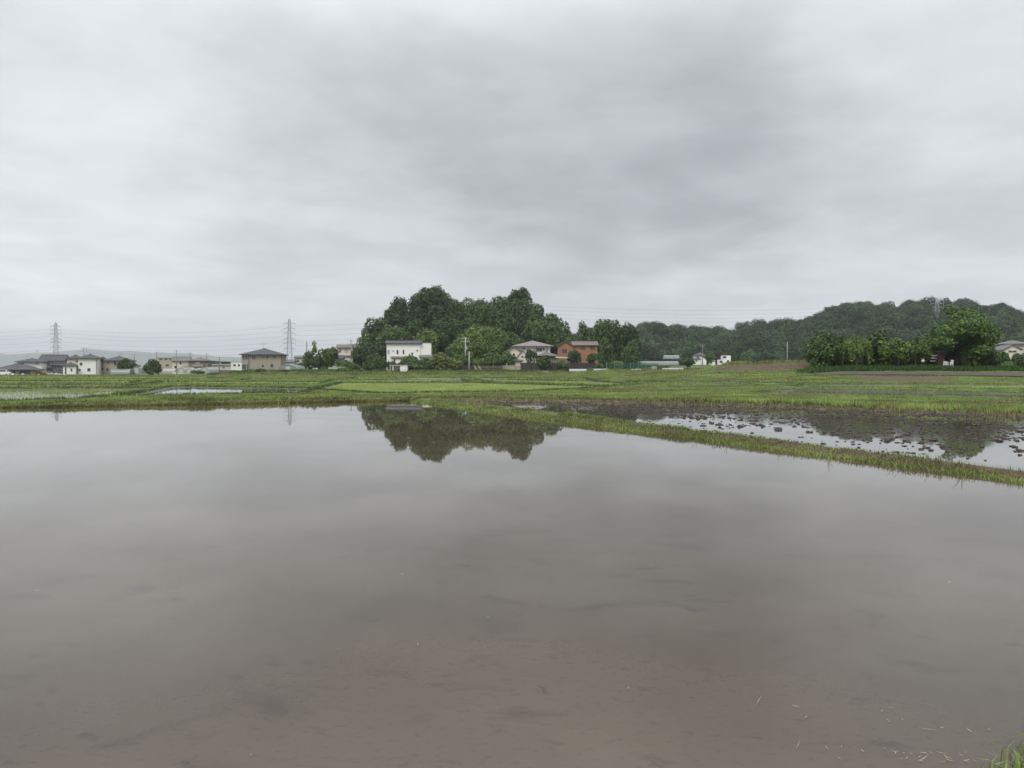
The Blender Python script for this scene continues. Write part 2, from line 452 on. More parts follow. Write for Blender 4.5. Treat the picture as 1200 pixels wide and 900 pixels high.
g_c = ramp_of(noise_of(.9, 8), [(.3, (.045, .085, .02)), (.5, (.075, .125, .028)), (.62, (.11, .15, .04)), (.75, (.15, .14, .06))])
s_c = ramp_of(noise_of(2.2, 8), [(.3, (.055, .04, .026)), (.55, (.10, .072, .046)), (.75, (.15, .11, .07))])
m_c = ramp_of(noise_of(3.0, 8), [(.3, (.045, .037, .030)), (.55, (.075, .062, .050)), (.75, (.11, .09, .07))])
at = tn('ShaderNodeAttribute', attribute_name='soil'); am = tn('ShaderNodeAttribute', attribute_name='mud')
nn = noise_of(5, 6)
ad = tn('ShaderNodeMath', operation='ADD'); t.links.new(at.outputs['Fac'], ad.inputs[0])
sb = tn('ShaderNodeMath', operation='SUBTRACT'); t.links.new(nn, sb.inputs[0]); sb.inputs[1].default_value = .5
t.links.new(sb.outputs[0], ad.inputs[1])
st = tn('ShaderNodeMapRange'); t.links.new(ad.outputs[0], st.inputs[0]); st.inputs[1].default_value = .35; st.inputs[2].default_value = .75
c1 = mixc(st.outputs[0], g_c, s_c); c2 = mixc(am.outputs['Fac'], c1, m_c)
t.links.new(c2, b.inputs['Base Color'])
rr = tn('ShaderNodeMapRange'); t.links.new(am.outputs['Fac'], rr.inputs[0]); rr.inputs[3].default_value = .9; rr.inputs[4].default_value = .4
t.links.new(rr.outputs[0], b.inputs['Roughness']); b.inputs['Specular IOR Level'].default_value = .3
bp = tn('ShaderNodeBump'); bp.inputs['Strength'].default_value = .6; bp.inputs['Distance'].default_value = .06
t.links.new(noise_of(7, 8), bp.inputs['Height']); t.links.new(bp.outputs[0], b.inputs['Normal'])
# skirts: sides and the land behind the camera, in the same mesh
V = np.stack([X.ravel(), Y.ravel(), zz], 1)
ex = np.array([(-9900, 9900, .1), (-9900, -60, .45), (9000, -60, .45), (9000, 9900, .1)])
left_i = idx[:, 0]; right_i = idx[:, -1]; bot = idx[0, :]
k0 = len(V)
sideL = np.stack([np.full(nr, -9500.) * (Y[:, 0] > 400) + (Y[:, 0] <= 400) * (X[:, 0] - 260), Y[:, 0], np.full(nr, -.2)], 1)
sideR = sideL * np.array([-1, 1, 1])
botv = np.stack([X[0] * 60, np.full(nc, -60.), np.full(nc, .45)], 1)
V = np.concatenate([V, sideL, sideR, botv])
ii = np.arange(nr - 1)
F = np.concatenate([F,
    np.stack([k0 + ii, left_i[:-1], left_i[1:], k0 + ii + 1], 1),
    np.stack([right_i[:-1], k0 + nr + ii, k0 + nr + ii + 1, right_i[1:]], 1),
    np.stack([k0 + 2 * nr + np.arange(nc - 1), k0 + 2 * nr + np.arange(1, nc), bot[1:], bot[:-1]], 1)])
F = np.concatenate([F, np.array([[k0 + 2 * nr, bot[0], left_i[0], k0], [k0 + nr, right_i[0], bot[-1], k0 + 2 * nr + nc - 1]])])
ext = len(V) - k0
so = np.concatenate([so, np.full(ext, .4)]); mu = np.concatenate([mu, np.zeros(ext)])
tag(mesh_np('ground', V, F, gm, attrs={'soil': so, 'mud': mu}, smooth=True), kind='structure')

# ------------------------------------------------------------------ water
def water_mat(name, mudc, bumpS, mudvar=1.0, spec=.5, ior=1.42, wet=None):
    m = bpy.data.materials.new(name); m.use_nodes = True
    t = m.node_tree; b = t.nodes['Principled BSDF']
    g = t.nodes.new('ShaderNodeNewGeometry')
    def ns(scale, detail, rough=.5, st=(1, 1, 1), rot=0, dist=0):
        mp = t.nodes.new('ShaderNodeMapping'); mp.inputs['Scale'].default_value = st; mp.inputs['Rotation'].default_value = (0, 0, rot)
        n = t.nodes.new('ShaderNodeTexNoise'); n.inputs['Scale'].default_value = scale; n.inputs['Detail'].default_value = detail
        n.inputs['Roughness'].default_value = rough; n.inputs['Distortion'].default_value = dist
        t.links.new(g.outputs['Position'], mp.inputs[0]); t.links.new(mp.outputs[0], n.inputs['Vector'])
        return n.outputs['Fac']
    def mrange(f, a, b_, c, d):
        r = t.nodes.new('ShaderNodeMapRange'); t.links.new(f, r.inputs[0])
        for i, v in zip((1, 2, 3, 4), (a, b_, c, d)): r.inputs[i].default_value = v
        return r.outputs[0]
    def mul(a, c):
        n = t.nodes.new('ShaderNodeMath'); n.operation = 'MULTIPLY'; t.links.new(a, n.inputs[0]); t.links.new(c, n.inputs[1]); return n.outputs[0]
    broad = mrange(ns(.35, 4), .3, .7, 1 - .16 * mudvar, 1 + .14 * mudvar)           # silt stirred up in patches
    speck = mrange(ns(3.2, 7, .62, (1, 1.5, 1), .5, .5), .60, .76, 1, 1 - .42 * mudvar)   # clods on the bed seen through the water
    fine = mrange(ns(13, 4, .6, (1, 1.6, 1), .5), .55, .8, 1, 1 - .30 * mudvar)
    blot = mrange(ns(1.15, 5, .6, (1, 1.9, 1), .5, .8), .56, .70, 1, 1 - .22 * mudvar)
    f = mul(mul(mul(broad, speck), fine), blot)
    s = t.nodes.new('ShaderNodeVectorMath'); s.operation = 'SCALE'; s.inputs[0].default_value = mudc; t.links.new(f, s.inputs['Scale'])
    t.links.new(s.outputs[0], b.inputs['Base Color'])
    b.inputs['Roughness'].default_value = .015; b.inputs['IOR'].default_value = ior; b.inputs['Specular IOR Level'].default_value = spec
    bp = t.nodes.new('ShaderNodeBump'); bp.inputs['Strength'].default_value = bumpS; bp.inputs['Distance'].default_value = .02
    t.links.new(ns(1.1, 3, .5, (.5, 1.6, 1)), bp.inputs['Height']); t.links.new(bp.outputs[0], b.inputs['Normal'])
    if wet is not None:                           # a thin film over lumpy mud, away from the near bank
        p0, nv, d0, d1, stg = wet
        dp = t.nodes.new('ShaderNodeVectorMath'); dp.operation = 'DOT_PRODUCT'; t.links.new(g.outputs['Position'], dp.inputs[0]); dp.inputs[1].default_value = (nv[0], nv[1], 0)
        off = float(p0[0] * nv[0] + p0[1] * nv[1])
        wob = t.nodes.new('ShaderNodeMath'); wob.operation = 'MULTIPLY_ADD'; t.links.new(ns(.45, 3), wob.inputs[0]); wob.inputs[1].default_value = 5.0; t.links.new(dp.outputs['Value'], wob.inputs[2])
        st = mrange(wob.outputs[0], off + d0 + 2.5, off + d1 + 2.5, 0.0, stg)
        b2 = t.nodes.new('ShaderNodeBump'); b2.inputs['Distance'].default_value = .03; t.links.new(st, b2.inputs['Strength'])
        t.links.new(ns(5.5, 4, .6), b2.inputs['Height']); t.links.new(bp.outputs[0], b2.inputs['Normal']); t.links.new(b2.outputs[0], b.inputs['Normal'])
    return m
def sheet(name, P, z, m, grow=.3):
    c = P.mean(0)
    Q = []
    n = len(P)
    area = sum(P[i][0] * P[(i + 1) % n][1] - P[(i + 1) % n][0] * P[i][1] for i in range(n))
    sg = 1 if area > 0 else -1
    for i in range(n):
        a, b_, c_ = P[i - 1], P[i], P[(i + 1) % n]
        e1 = (b_ - a) / np.linalg.norm(b_ - a); e2 = (c_ - b_) / np.linalg.norm(c_ - b_)
        n1 = np.array((e1[1], -e1[0])) * sg; n2 = np.array((e2[1], -e2[0])) * sg
        bis = n1 + n2; bis /= max(np.linalg.norm(bis), .3)
        Q.append(b_ + bis * grow / max(.4, bis @ n1))
    if sg < 0: Q = Q[::-1]
    mb = MB(); mb.poly([(q[0], q[1], z) for q in Q])
    return tag(mb.build(name, m), kind='structure')
sheet('flooded_paddy_water', MAIN, W_MAIN, water_mat('muddy_water', (.083, .063, .042), .010, 1.5), .32)
sheet('ploughed_paddy_water', PLOW, W_PLOW, water_mat('ploughed_water', (.085, .072, .06), .006, wet=(A0, nrm, 2.2, 6.0, .05)), .32)
wm2 = water_mat('shallow_water', (.065, .056, .042), .01)
for kind, P, lev in FIELDS:
    sheet('paddy_water', P, lev - (.02 if kind == 'bare' else .045), wm2, .22)

# ------------------------------------------------------------------ dirt lane on the right
V = []; lane = np.array(PATH); wl = 1.4
pts = []
for a, b_ in zip(lane[:-1], lane[1:]):
    for k in np.linspace(0, 1, 24, endpoint=False): pts.append(a + (b_ - a) * k)
pts = np.array(pts); dd = np.gradient(pts, axis=0); dd /= np.linalg.norm(dd, axis=1)[:, None]; nn_ = np.stack([-dd[:, 1], dd[:, 0]], 1)
cols = np.linspace(-1, 1, 6)
V = np.concatenate([np.stack([pts[:, 0] + nn_[:, 0] * wl * c, pts[:, 1] + nn_[:, 1] * wl * c], 1) for c in cols])
zl = land(V[:, 0], V[:, 1])[0]
zl = np.maximum(zl, gz(V[:, 0], V[:, 1])) + .09
m_ = len(pts); ids = np.arange(6 * m_).reshape(6, m_)
F = np.stack([ids[:-1, :-1], ids[:-1, 1:], ids[1:, 1:], ids[1:, :-1]], -1).reshape(-1, 4)
tag(mesh_np('dirt_lane', np.column_stack([V, zl]), F, mat('lane_dirt', (.085, .070, .056), .95, .35, 1.2, bump=.5), smooth=True), kind='structure')

# ------------------------------------------------------------------ haze
HZ_TOP = 330.0
mb = MB(); mb.box(-12500, 12500, -220, 10200, -1.3, HZ_TOP)
hm = bpy.data.materials.new('thin_haze'); hm.use_nodes = True
t = hm.node_tree; t.nodes.clear()
pv = t.nodes.new('ShaderNodeVolumePrincipled'); ho = t.nodes.new('ShaderNodeOutputMaterial')
pv.inputs['Color'].default_value = (.93, .97, 1.0, 1); pv.inputs['Density'].default_value = .00015; pv.inputs['Anisotropy'].default_value = .15
t.links.new(pv.outputs[0], ho.inputs['Volume'])
tag(mb.build('haze', hm), kind='stuff')

# ------------------------------------------------------------------ hills
def grid_mesh(name, x0, x1, nx, y0, y1, ny, fz, m, kind='structure'):
    xs = np.linspace(x0, x1, nx); ys = np.linspace(y0, y1, ny); X, Y = np.meshgrid(xs, ys)
    z = fz(X, Y); ids = np.arange(nx * ny).reshape(ny, nx)
    F = np.stack([ids[:-1, :-1], ids[:-1, 1:], ids[1:, 1:], ids[1:, :-1]], -1).reshape(-1, 4)
    return tag(mesh_np(name, np.stack([X.ravel(), Y.ravel(), z.ravel()], 1), F, m, smooth=True), kind=kind)
UNDER = mat('undergrowth', (.03, .05, .018), .95, .5, .4, bump=.6)
grid_mesh('village_hill', -85, 75, 120, 218, 345, 90, lambda x, y: gz(x, y) - .35 + mound(x, y) + .25 * (vnoise(x, y, 4, 3)), UNDER)
# far mountains, blue with distance
MS = np.array([(-400, 418), (-200, 414), (-80, 411), (0, 413), (15, 414.5), (35, 413.4), (60, 413.2), (85, 410.6), (110, 408.8), (128, 410.8), (150, 411.2), (185, 412.6), (215, 413.4),
               (240, 416.5), (300, 419.5), (360, 422), (460, 424), (620, 420), (760, 424), (1000, 421), (1250, 419), (1600, 416)], float)
def mount(x, y):
    D0 = 8300.
    px = 600 + x / D0 * FPX
    h = CAM_Z + (HOR - np.interp(px, MS[:, 0], MS[:, 1])) / FPX * D0
    h = h * (.94 + .10 * vnoise(x, y, 260, 8) + .05 * vnoise(x, y, 90, 9))
    return h * np.clip(1 - np.abs(y - D0) / 1300, 0, 1) ** .8 - 2
grid_mesh('distant_mountains', -11000, 11000, 300, 7100, 9500, 60, mount, mat('mountain_forest', (.035, .06, .03), .95, .35, .01))
# long wooded ridge
RS = np.array([(640, 392), (700, 386), (750, 382.5), (770, 380), (785, 382), (800, 385), (812, 385), (830, 387), (850, 386), (862, 388), (870, 385), (885, 380.5), (900, 377.5), (920, 374.5), (945, 374.5),
               (958, 368), (975, 359.5), (1000, 357.5), (1030, 357), (1055, 356), (1070, 352), (1085, 354.5), (1110, 353.5), (1130, 354), (1145, 356.5), (1155, 358), (1170, 355.5), (1182, 361),
               (1192, 367.5), (1205, 365), (1280, 360), (1400, 372)], float)
RD = 585.
def ridge(x, y):
    # each point looks up the ridge height straight behind it as seen from the valley
    px = 600 + x / y * FPX
    h = (HOR - np.interp(px, RS[:, 0], RS[:, 1])) / FPX * RD - 10.5
    front = ss(405, RD, y) * .55 + .45 * np.clip((y - 405) / (RD - 405), 0, 1)
    back = 1 - ss(RD + 10, RD + 150, y)
    return gz(x, y) - 1.2 + h * np.where(y < RD, front, back)
grid_mesh('wooded_ridge', 20, 560, 180, 400, 735, 110, ridge, UNDER)

# ------------------------------------------------------------------ foliage
def leaves(C, NRM, size, rg, flat=.55):
    """rhombic leaf sprays at points C facing roughly NRM"""
    n = len(C)
    nm = NRM + rg.normal(0, flat, (n, 3)); nm /= np.linalg.norm(nm, axis=1)[:, None] + 1e-9
    a = rg.normal(0, 1, (n, 3)); a -= nm * (a * nm).sum(1)[:, None]; a /= np.linalg.norm(a, axis=1)[:, None] + 1e-9
    b = np.cross(nm, a)
    s = size * rg.uniform(.6, 1.25, n)[:, None]
    V = np.stack([C - a * s * .5, C + b * s * .32 + nm * s * .08, C + a * s * .5, C - b * s * .32 + nm * s * .08], 1)
    return V.reshape(-1, 3)
def quads(nv): return np.arange(nv, dtype=np.int32).reshape(-1, 4)
def blob_leaves(cen, rad, size, rg, cover=1.15, under=.55, flat=.5):
    """leaf sprays over an uneven clump"""
    rx, ry, rz = rad
    area = 4 * math.pi * ((rx * ry) ** 1.6 / 3 + 2 * (rx * rz) ** 1.6 / 3) ** (1 / 1.6)
    n = max(12, int(area * cover / (.32 * size * size)))
    d = rg.normal(0, 1, (n, 3)); d /= np.linalg.norm(d, axis=1)[:, None]
    keep = (d[:, 2] > -.35) | (rg.random(n) < under); d = d[keep]; n = len(d)
    k = np.array([[2.1, 1.3, .7], [-1.1, 2.4, 1.9], [.8, -1.9, 2.6]]) * 1.35
    ph = rg.uniform(0, 6.28, 3)
    bump = sum(np.sin(d @ k[i] * 2.2 + ph[i]) for i in range(3)) / 3
    r = rg.uniform(.74, 1.05, n) * (1 + .20 * bump)
    C = d * r[:, None] * np.array(rad) + np.array(cen)
    return leaves(C, d * .8 + np.array((0, 0, .5)), size, rg, flat)
def crown_points(rx, ry, rz, nb, rg, br=.40, shape='round'):
    out = []
    for i in range(nb):
        for _ in range(30):
            d = rg.normal(0, 1, 3); d /= np.linalg.norm(d)
            if d[2] < -.55 and rg.random() < .5: continue
            break
        q = rg.uniform(.45, .74)
        k = br * rg.uniform(.62, 1.12)
        if shape == 'spread':
            q = rg.uniform(.5, .86) if i % 3 else rg.uniform(.15, .5)
            c = d * q * np.array((rx, ry, rz)) * (1, 1, .95); s = k * np.array((rx, ry, rx * .62))
        elif shape == 'cone':
            zt = rg.uniform(-1, 1); rr = (1 - zt) / 2 * .55 + .22; a = rg.uniform(0, 6.28)
            c = np.array((math.cos(a) * rr * rx * .5, math.sin(a) * rr * ry * .5, zt * rz * .86)); s = np.array((rx * (.45 + rr * .4), ry * (.45 + rr * .4), rz * .20))
        else:
            c = d * q * np.array((rx, ry, rz)); s = k * np.array((rx, ry, min(rz, rx * 1.05)))
        out.append((c, s))
    return out
def trunk_mb(h, r, lean, rg, limbs, cz):
    mb = MB(); top = np.array((lean[0], lean[1], h))
    p0 = np.array((0, 0, -.3)); p1 = top * .5 + np.array((rg.uniform(-.15, .15) * r * 4, 0, 0))
    mb.tube(p0, p1, r * 1.25, r * .9, 7); mb.tube(p1, top, r * .9, r * .45, 7)
    for c in limbs:
        st = p1 + (top - p1) * rg.uniform(0, .8)
        mid = (st + c) / 2 + np.array((0, 0, -.1 * abs(c[2] - st[2])))
        mb.tube(st, mid, r * .42, r * .25, 5); mb.tube(mid, c, r * .25, r * .08, 5)
    return mb
def tree(name, label, px, ytop, ybot, hw, D, m, cat='tree', group=None, zb=None, lsize=None, nb=None, shape='round', seed=0, br=.42, depth=1.0, cover=1.15, trunk=True):
    """a tree or shrub: crown between rows ytop and ybot, half as wide as hw pixels, standing D metres away"""
    rg = np.random.default_rng(1000 + seed + int(px * 7) + int(ytop * 13))
    x = W(px, D)
    if zb is None: zb = float(land(np.array([x]), np.array([D]))[0][0]) if D < 190 else float(gz(x, D)) + (float(mound(np.array(x), np.array(D))) if 215 < D < 345 and -85 < x < 75 else 0)
    zt, zl = Z(ytop, D), max(Z(ybot, D), zb + .02)
    rx = hw * D / FPX; ry = rx * depth; rz = max((zt - zl) / 2, .25)
    cz = (zt + zl) / 2 - zb
    ls = lsize or max(.10, D / 1024 * 1200 / FPX * 2.1 * .9)
    nb = nb or int(np.clip(10 + rx * 2.6, 9, 26))
    root = empty(name, (x, D, zb)); tag(root, label, cat, group)
    pts = crown_points(rx, ry, rz, nb, rg, br, shape)
    V = [blob_leaves(c + np.array((0, 0, cz)), s, ls, rg, cover) for c, s in pts]
    V = np.concatenate(V)
    # stretch the clumps to the crown's own height and width
    lo, hi = np.percentile(V[:, 2], .6), np.percentile(V[:, 2], 99.6)
    V[:, 2] = (V[:, 2] - lo) / (hi - lo) * 2 * rz + cz - rz
    hx = np.percentile(np.abs(V[:, 0]), 99.3); V[:, 0] *= rx / hx
    hy = np.percentile(np.abs(V[:, 1]), 99.3); V[:, 1] *= ry / hy
    # a few loose sprays round the rim, so that the outline is ragged
    n = int(40 + 16 * nb)
    d = rg.normal(0, 1, (n, 3)); d /= np.linalg.norm(d, axis=1)[:, None]; d[:, 2] = np.abs(d[:, 2]) * .9 - .15
    if shape == 'round':
        V = np.concatenate([V, leaves(d * np.array((rx, ry, rz)) * rg.uniform(.86, 1.06, (n, 1)) + np.array((0, 0, cz)), d, ls * .8, rg)])
    mesh_np('crown', V, quads(len(V)), m, root)
    if trunk:
        hgt = max(cz + rz * .25, .4)
        limbs = [pts[i][0] + np.array((0, 0, cz)) for i in rg.permutation(len(pts))[:7]]
        trunk_mb(hgt, max(.05, min(.42, rx * .05 + hgt * .011)), (rg.uniform(-.06, .06) * hgt, 0), rg, limbs, cz).build('trunk', BARK, root, smooth=True)
    return root

HG = 'trees crowding the hill behind the white house'
HILL = [  # px, top, bottom, half width, distance, tone, label
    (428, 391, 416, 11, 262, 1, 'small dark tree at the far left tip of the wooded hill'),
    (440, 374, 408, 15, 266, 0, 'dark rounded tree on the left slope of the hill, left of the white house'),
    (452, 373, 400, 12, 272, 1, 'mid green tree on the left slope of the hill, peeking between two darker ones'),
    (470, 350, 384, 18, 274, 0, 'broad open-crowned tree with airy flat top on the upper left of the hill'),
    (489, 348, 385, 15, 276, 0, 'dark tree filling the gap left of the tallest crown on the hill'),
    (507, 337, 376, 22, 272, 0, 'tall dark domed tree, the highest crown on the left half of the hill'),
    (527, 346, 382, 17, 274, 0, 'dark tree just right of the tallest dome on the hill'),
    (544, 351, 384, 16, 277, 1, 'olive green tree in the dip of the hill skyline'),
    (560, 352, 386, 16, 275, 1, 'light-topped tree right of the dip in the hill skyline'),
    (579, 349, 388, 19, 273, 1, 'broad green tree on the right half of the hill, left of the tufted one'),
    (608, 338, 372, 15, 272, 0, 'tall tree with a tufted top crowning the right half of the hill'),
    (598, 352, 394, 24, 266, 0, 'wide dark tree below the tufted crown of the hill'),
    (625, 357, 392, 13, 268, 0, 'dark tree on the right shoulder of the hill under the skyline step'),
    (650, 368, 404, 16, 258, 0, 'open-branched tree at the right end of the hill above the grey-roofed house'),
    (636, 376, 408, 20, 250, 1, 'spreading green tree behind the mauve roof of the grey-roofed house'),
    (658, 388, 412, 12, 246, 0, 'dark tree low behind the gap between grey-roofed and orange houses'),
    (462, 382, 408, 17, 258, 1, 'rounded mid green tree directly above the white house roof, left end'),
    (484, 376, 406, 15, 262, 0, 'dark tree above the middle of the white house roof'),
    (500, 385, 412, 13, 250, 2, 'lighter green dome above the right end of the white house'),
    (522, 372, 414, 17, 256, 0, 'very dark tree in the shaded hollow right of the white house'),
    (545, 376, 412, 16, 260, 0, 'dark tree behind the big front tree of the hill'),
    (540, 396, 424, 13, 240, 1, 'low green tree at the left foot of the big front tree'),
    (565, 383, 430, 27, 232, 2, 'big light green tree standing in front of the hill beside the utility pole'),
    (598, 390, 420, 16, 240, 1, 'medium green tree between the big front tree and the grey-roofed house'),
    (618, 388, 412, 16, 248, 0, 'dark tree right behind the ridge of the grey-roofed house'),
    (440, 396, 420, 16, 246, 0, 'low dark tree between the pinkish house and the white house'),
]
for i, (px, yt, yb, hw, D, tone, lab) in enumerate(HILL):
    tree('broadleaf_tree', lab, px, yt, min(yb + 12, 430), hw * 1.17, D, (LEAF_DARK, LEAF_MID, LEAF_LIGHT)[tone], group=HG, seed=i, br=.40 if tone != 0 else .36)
VG = 'dark trees beside the orange house'
for i, a in enumerate([
    (686, 378, 408, 12, 236, 0, 'dark tree rising behind the roof of the orange house'),
    (703, 375, 412, 14, 232, 0, 'tall ragged dark tree touching the right end of the orange house'),
    (718, 376, 414, 15, 230, 0, 'twin-topped dark tree in the middle of the clump right of the orange house'),
    (736, 380, 420, 15, 228, 0, 'dark tree at the right edge of the clump beside the orange house'),
    (711, 398, 424, 11, 222, 0, 'low dark tree in front of the clump, beside the orange house wall'),
    (738, 400, 426, 12, 224, 0, 'low dark tree leaning over the green net fence'),
    (671, 391, 404, 6, 252, 2, 'small pale green tree seen in the sky gap above the orange house')]):
    px, yt, yb, hw, D, tone, lab = a
    tree('broadleaf_tree', lab, px, yt, yb + 10, hw, D, (LEAF_DARK, LEAF_MID, LEAF_LIGHT)[tone], group=VG, seed=40 + i)
# garden trees and shrubs of the village and the town edge
for i, (px, yt, yb, hw, D, tone, shape, name, lab) in enumerate([
    (369, 400, 430, 4.6, 222, 1, 'cone', 'conifer', 'narrow upright conifer rising above the hedge left of the hill'),
    (362, 412, 434, 7, 218, 1, 'round', 'garden_tree', 'garden tree at the left foot of the narrow conifer'),
    (381, 409, 434, 12, 226, 1, 'round', 'garden_tree', 'bushy tree right of the narrow conifer'),
    (388, 407, 430, 9, 232, 0, 'round', 'garden_tree', 'dark tree in front of the left gable of the pinkish house'),
    (401, 422, 434, 10, 214, 1, 'round', 'shrub', 'rounded shrub below the pinkish house'),
    (424, 406, 430, 12, 228, 0, 'round', 'garden_tree', 'dark garden tree covering the right end of the pinkish house'),
    (441, 414, 438, 12, 206, 1, 'round', 'garden_tree', 'leafy tree at the left of the small white shed'),
    (432, 424, 438, 8, 202, 1, 'round', 'shrub', 'low shrub under the leafy tree by the white shed'),
    (414, 425, 437, 9, 207, 1, 'round', 'shrub', 'shrub in front of the low wall left of the white shed'),
    (404, 431, 440, 8, 198, 0, 'round', 'shrub', 'dark bush at the field edge below the pinkish house'),
    (334, 433, 441, 5, 196, 0, 'round', 'shrub', 'dark bush at the field edge in front of the plastic dome'),
    (306, 432, 439, 6, 196, 0, 'round', 'shrub', 'dark bush at the foot of the tan house wall'),
    (352, 425, 436, 6, 224, 0, 'round', 'shrub', 'dark bush right of the plastic dome'),
    (300, 432.5, 439, 14, 208, 1, 'round', 'shrub', 'long low green shrub against the tan house'),
    (280, 434, 440, 11, 210, 1, 'round', 'shrub', 'low shrub left of the tan house'),
    (385, 432.5, 440, 13, 202, 1, 'round', 'shrub', 'low weedy shrub along the field edge below the conifer'),
    (360, 433, 440, 12, 204, 1, 'round', 'shrub', 'low weedy shrub right of the plastic dome at the field edge'),
    (481, 417, 434, 12, 210, 1, 'round', 'shrub', 'round clipped shrub in front of the white house'),
    (459, 423, 436, 6, 208, 1, 'round', 'shrub', 'leafy shrub behind the white storage cabin'),
    (484, 424, 435, 12, 205, 1, 'round', 'shrub', 'wide low shrub right of the white storage cabin'),
    (470, 424, 433, 6, 212, 0, 'round', 'shrub', 'dark shrub at the entrance of the white house'),
    (498, 419, 434, 11, 208, 1, 'round', 'shrub', 'green shrub at the right corner of the white house'),
    (515, 414, 434, 14, 206, 3, 'round', 'shrub', 'large yellowish green shrub right of the white house'),
    (533, 421, 435, 10, 206, 3, 'round', 'shrub', 'yellowish green shrub left of the utility pole'),
    (549, 415, 434, 9, 212, 1, 'round', 'shrub', 'green shrub behind the thin pale post'),
    (576, 416, 434, 9, 208, 1, 'round', 'shrub', 'round green shrub in front of the big front tree'),
    (562, 418, 432, 8, 210, 2, 'round', 'shrub', 'pale shrub between the post and the round shrub'),
    (596, 412, 432, 11, 205, 1, 'round', 'garden_tree', 'garden tree in front of the mauve gable of the grey-roofed house'),
    (622, 409, 428, 7, 204, 0, 'round', 'garden_tree', 'dark upright tree before the white wall of the grey-roofed house'),
    (638, 416, 436, 8.5, 199, 1, 'round', 'garden_tree', 'leafy tree in front of the dark board fence'),
    (660, 421, 435, 6.5, 200, 1, 'round', 'garden_tree', 'smaller leafy tree before the dark fence under the carport roof'),
    (673, 411, 426, 8, 208, 0, 'round', 'garden_tree', 'dark shrub in front of the orange wall'),
    (694, 414, 428, 7, 208, 0, 'round', 'garden_tree', 'dark shrub at the right end of the orange wall'),
    (702, 426, 435, 6, 203, 1, 'round', 'shrub', 'low shrub between the dark fence and the green net'),
    (724, 423, 430, 8, 216, 2, 'round', 'shrub', 'light shrub behind the green net fence'),
    (692, 431, 435, 4, 197, 1, 'round', 'shrub', 'small bright shrub at the field edge below the orange house'),
    (775, 428, 434, 9, 205, 1, 'round', 'shrub', 'green shrub right of the white tank'),
    (806, 420, 430, 8, 235, 1, 'round', 'shrub', 'shrub left of the far house with a dark roof'),
    (832, 413, 425, 6, 330, 1, 'round', 'garden_tree', 'garden tree right of the far house with a dark roof'),
    (179, 421, 438.5, 9.5, 244, 0, 'round', 'garden_tree', 'single dark round tree standing at the edge of the town fields'),
    (146, 420, 437, 8, 250, 0, 'round', 'garden_tree', 'dark tree beside the beige house at its right end'),
    (158, 425, 437, 6, 252, 1, 'round', 'garden_tree', 'green tree behind the small tunnel left of the single round tree'),
    (40, 430, 439.5, 4, 247, 0, 'round', 'shrub', 'dark bush between the bungalow and the slim concrete pole'),
    (250, 423, 428, 10, 420, 0, 'round', 'far_tree', 'far dark tree behind the brown fence, left one'),
    (264, 423.5, 428, 8, 425, 0, 'round', 'far_tree', 'far dark tree behind the brown fence, next to the white building'),
    (232, 434, 438, 8, 250, 1, 'round', 'shrub', 'weedy shrub behind the field in front of the white tunnels'),
    (1147, 386, 400, 7, 330, 1, 'round', 'garden_tree', 'tree on the slope left of the white hillside house'),
    (1168, 402, 415, 12, 190, 1, 'round', 'garden_tree', 'green tree below the white hillside house'),
    (1196, 414, 436, 13, 112, 1, 'round', 'shrub', 'big shrub right of the white plastic tunnel'),
    (1176, 424, 437, 11, 106, 1, 'round', 'shrub', 'shrub in front of the white plastic tunnel'),
]):
    tree(name, lab, px, yt, yb, hw, D, (LEAF_DARK, LEAF_MID, LEAF_LIGHT, LEAF_YELLOW)[tone], cat='shrub' if name == 'shrub' else 'tree',
         group='garden shrubs of the village' if name == 'shrub' else 'garden trees of the village', seed=100 + i, shape=shape, trunk=True)
# orchard row on the right, 104 m away
OG = 'trees in the row on the right bank'
def near_tree(lab, px, yt, yb, hw, m, D=104, name='orchard_tree', br=.34, nb=30, seed=0, cover=1.0, leaf=.34, **k):
    return tree(name, lab, px, yt, yb, hw, D, m, group=OG, lsize=leaf, br=br, nb=nb, seed=seed, cover=cover, **k)
near_tree('broad low tree with a dark skirt, leftmost of the row on the right bank', 967, 391, 432, 20, LEAF_MID, seed=1, nb=36)
near_tree('dark low tree tucked behind the leftmost tree of the right bank row', 986, 395, 433, 15, LEAF_DARK, D=107, seed=2)
near_tree('dark taller tree between the drooping willow and the pale orchard trees', 1029, 386, 431, 16, LEAF_DARK, D=106, seed=3)
near_tree('pale leafy orchard tree left of the middle of the right bank row', 1048, 396, 427, 17, LEAF_LIGHT, D=103, seed=4, nb=24)
near_tree('pale leafy orchard tree touching the big tree on the right bank', 1073, 397, 427, 18, LEAF_LIGHT, D=104, seed=5, nb=24)
near_tree('dark undergrown tree behind the pale orchard trees', 1060, 404, 433, 20, LEAF_DARK, D=109, seed=6)
near_tree('big spreading cherry tree, tallest on the right bank', 1121, 362.5, 421, 38, LEAF_CHERRY, D=104, name='cherry_tree', leaf=.27, br=.25, nb=95, seed=7, cover=.95, shape='spread')
near_tree('green tree growing under the right side of the big cherry tree', 1145, 402, 433, 14, LEAF_MID, D=106, seed=8)
near_tree('small reddish green tree right of the big cherry trunk', 1136, 405, 431, 10, LEAF_YELLOW, D=103, seed=9, nb=18)
near_tree('leafy shrub tree at the right end of the row before the plastic tunnel', 1160, 408, 436, 11, LEAF_MID, D=105, seed=10)
near_tree('dark hedge-like tree behind the red shed on the right bank', 1096, 408, 434, 15, LEAF_DARK, D=109, seed=11)
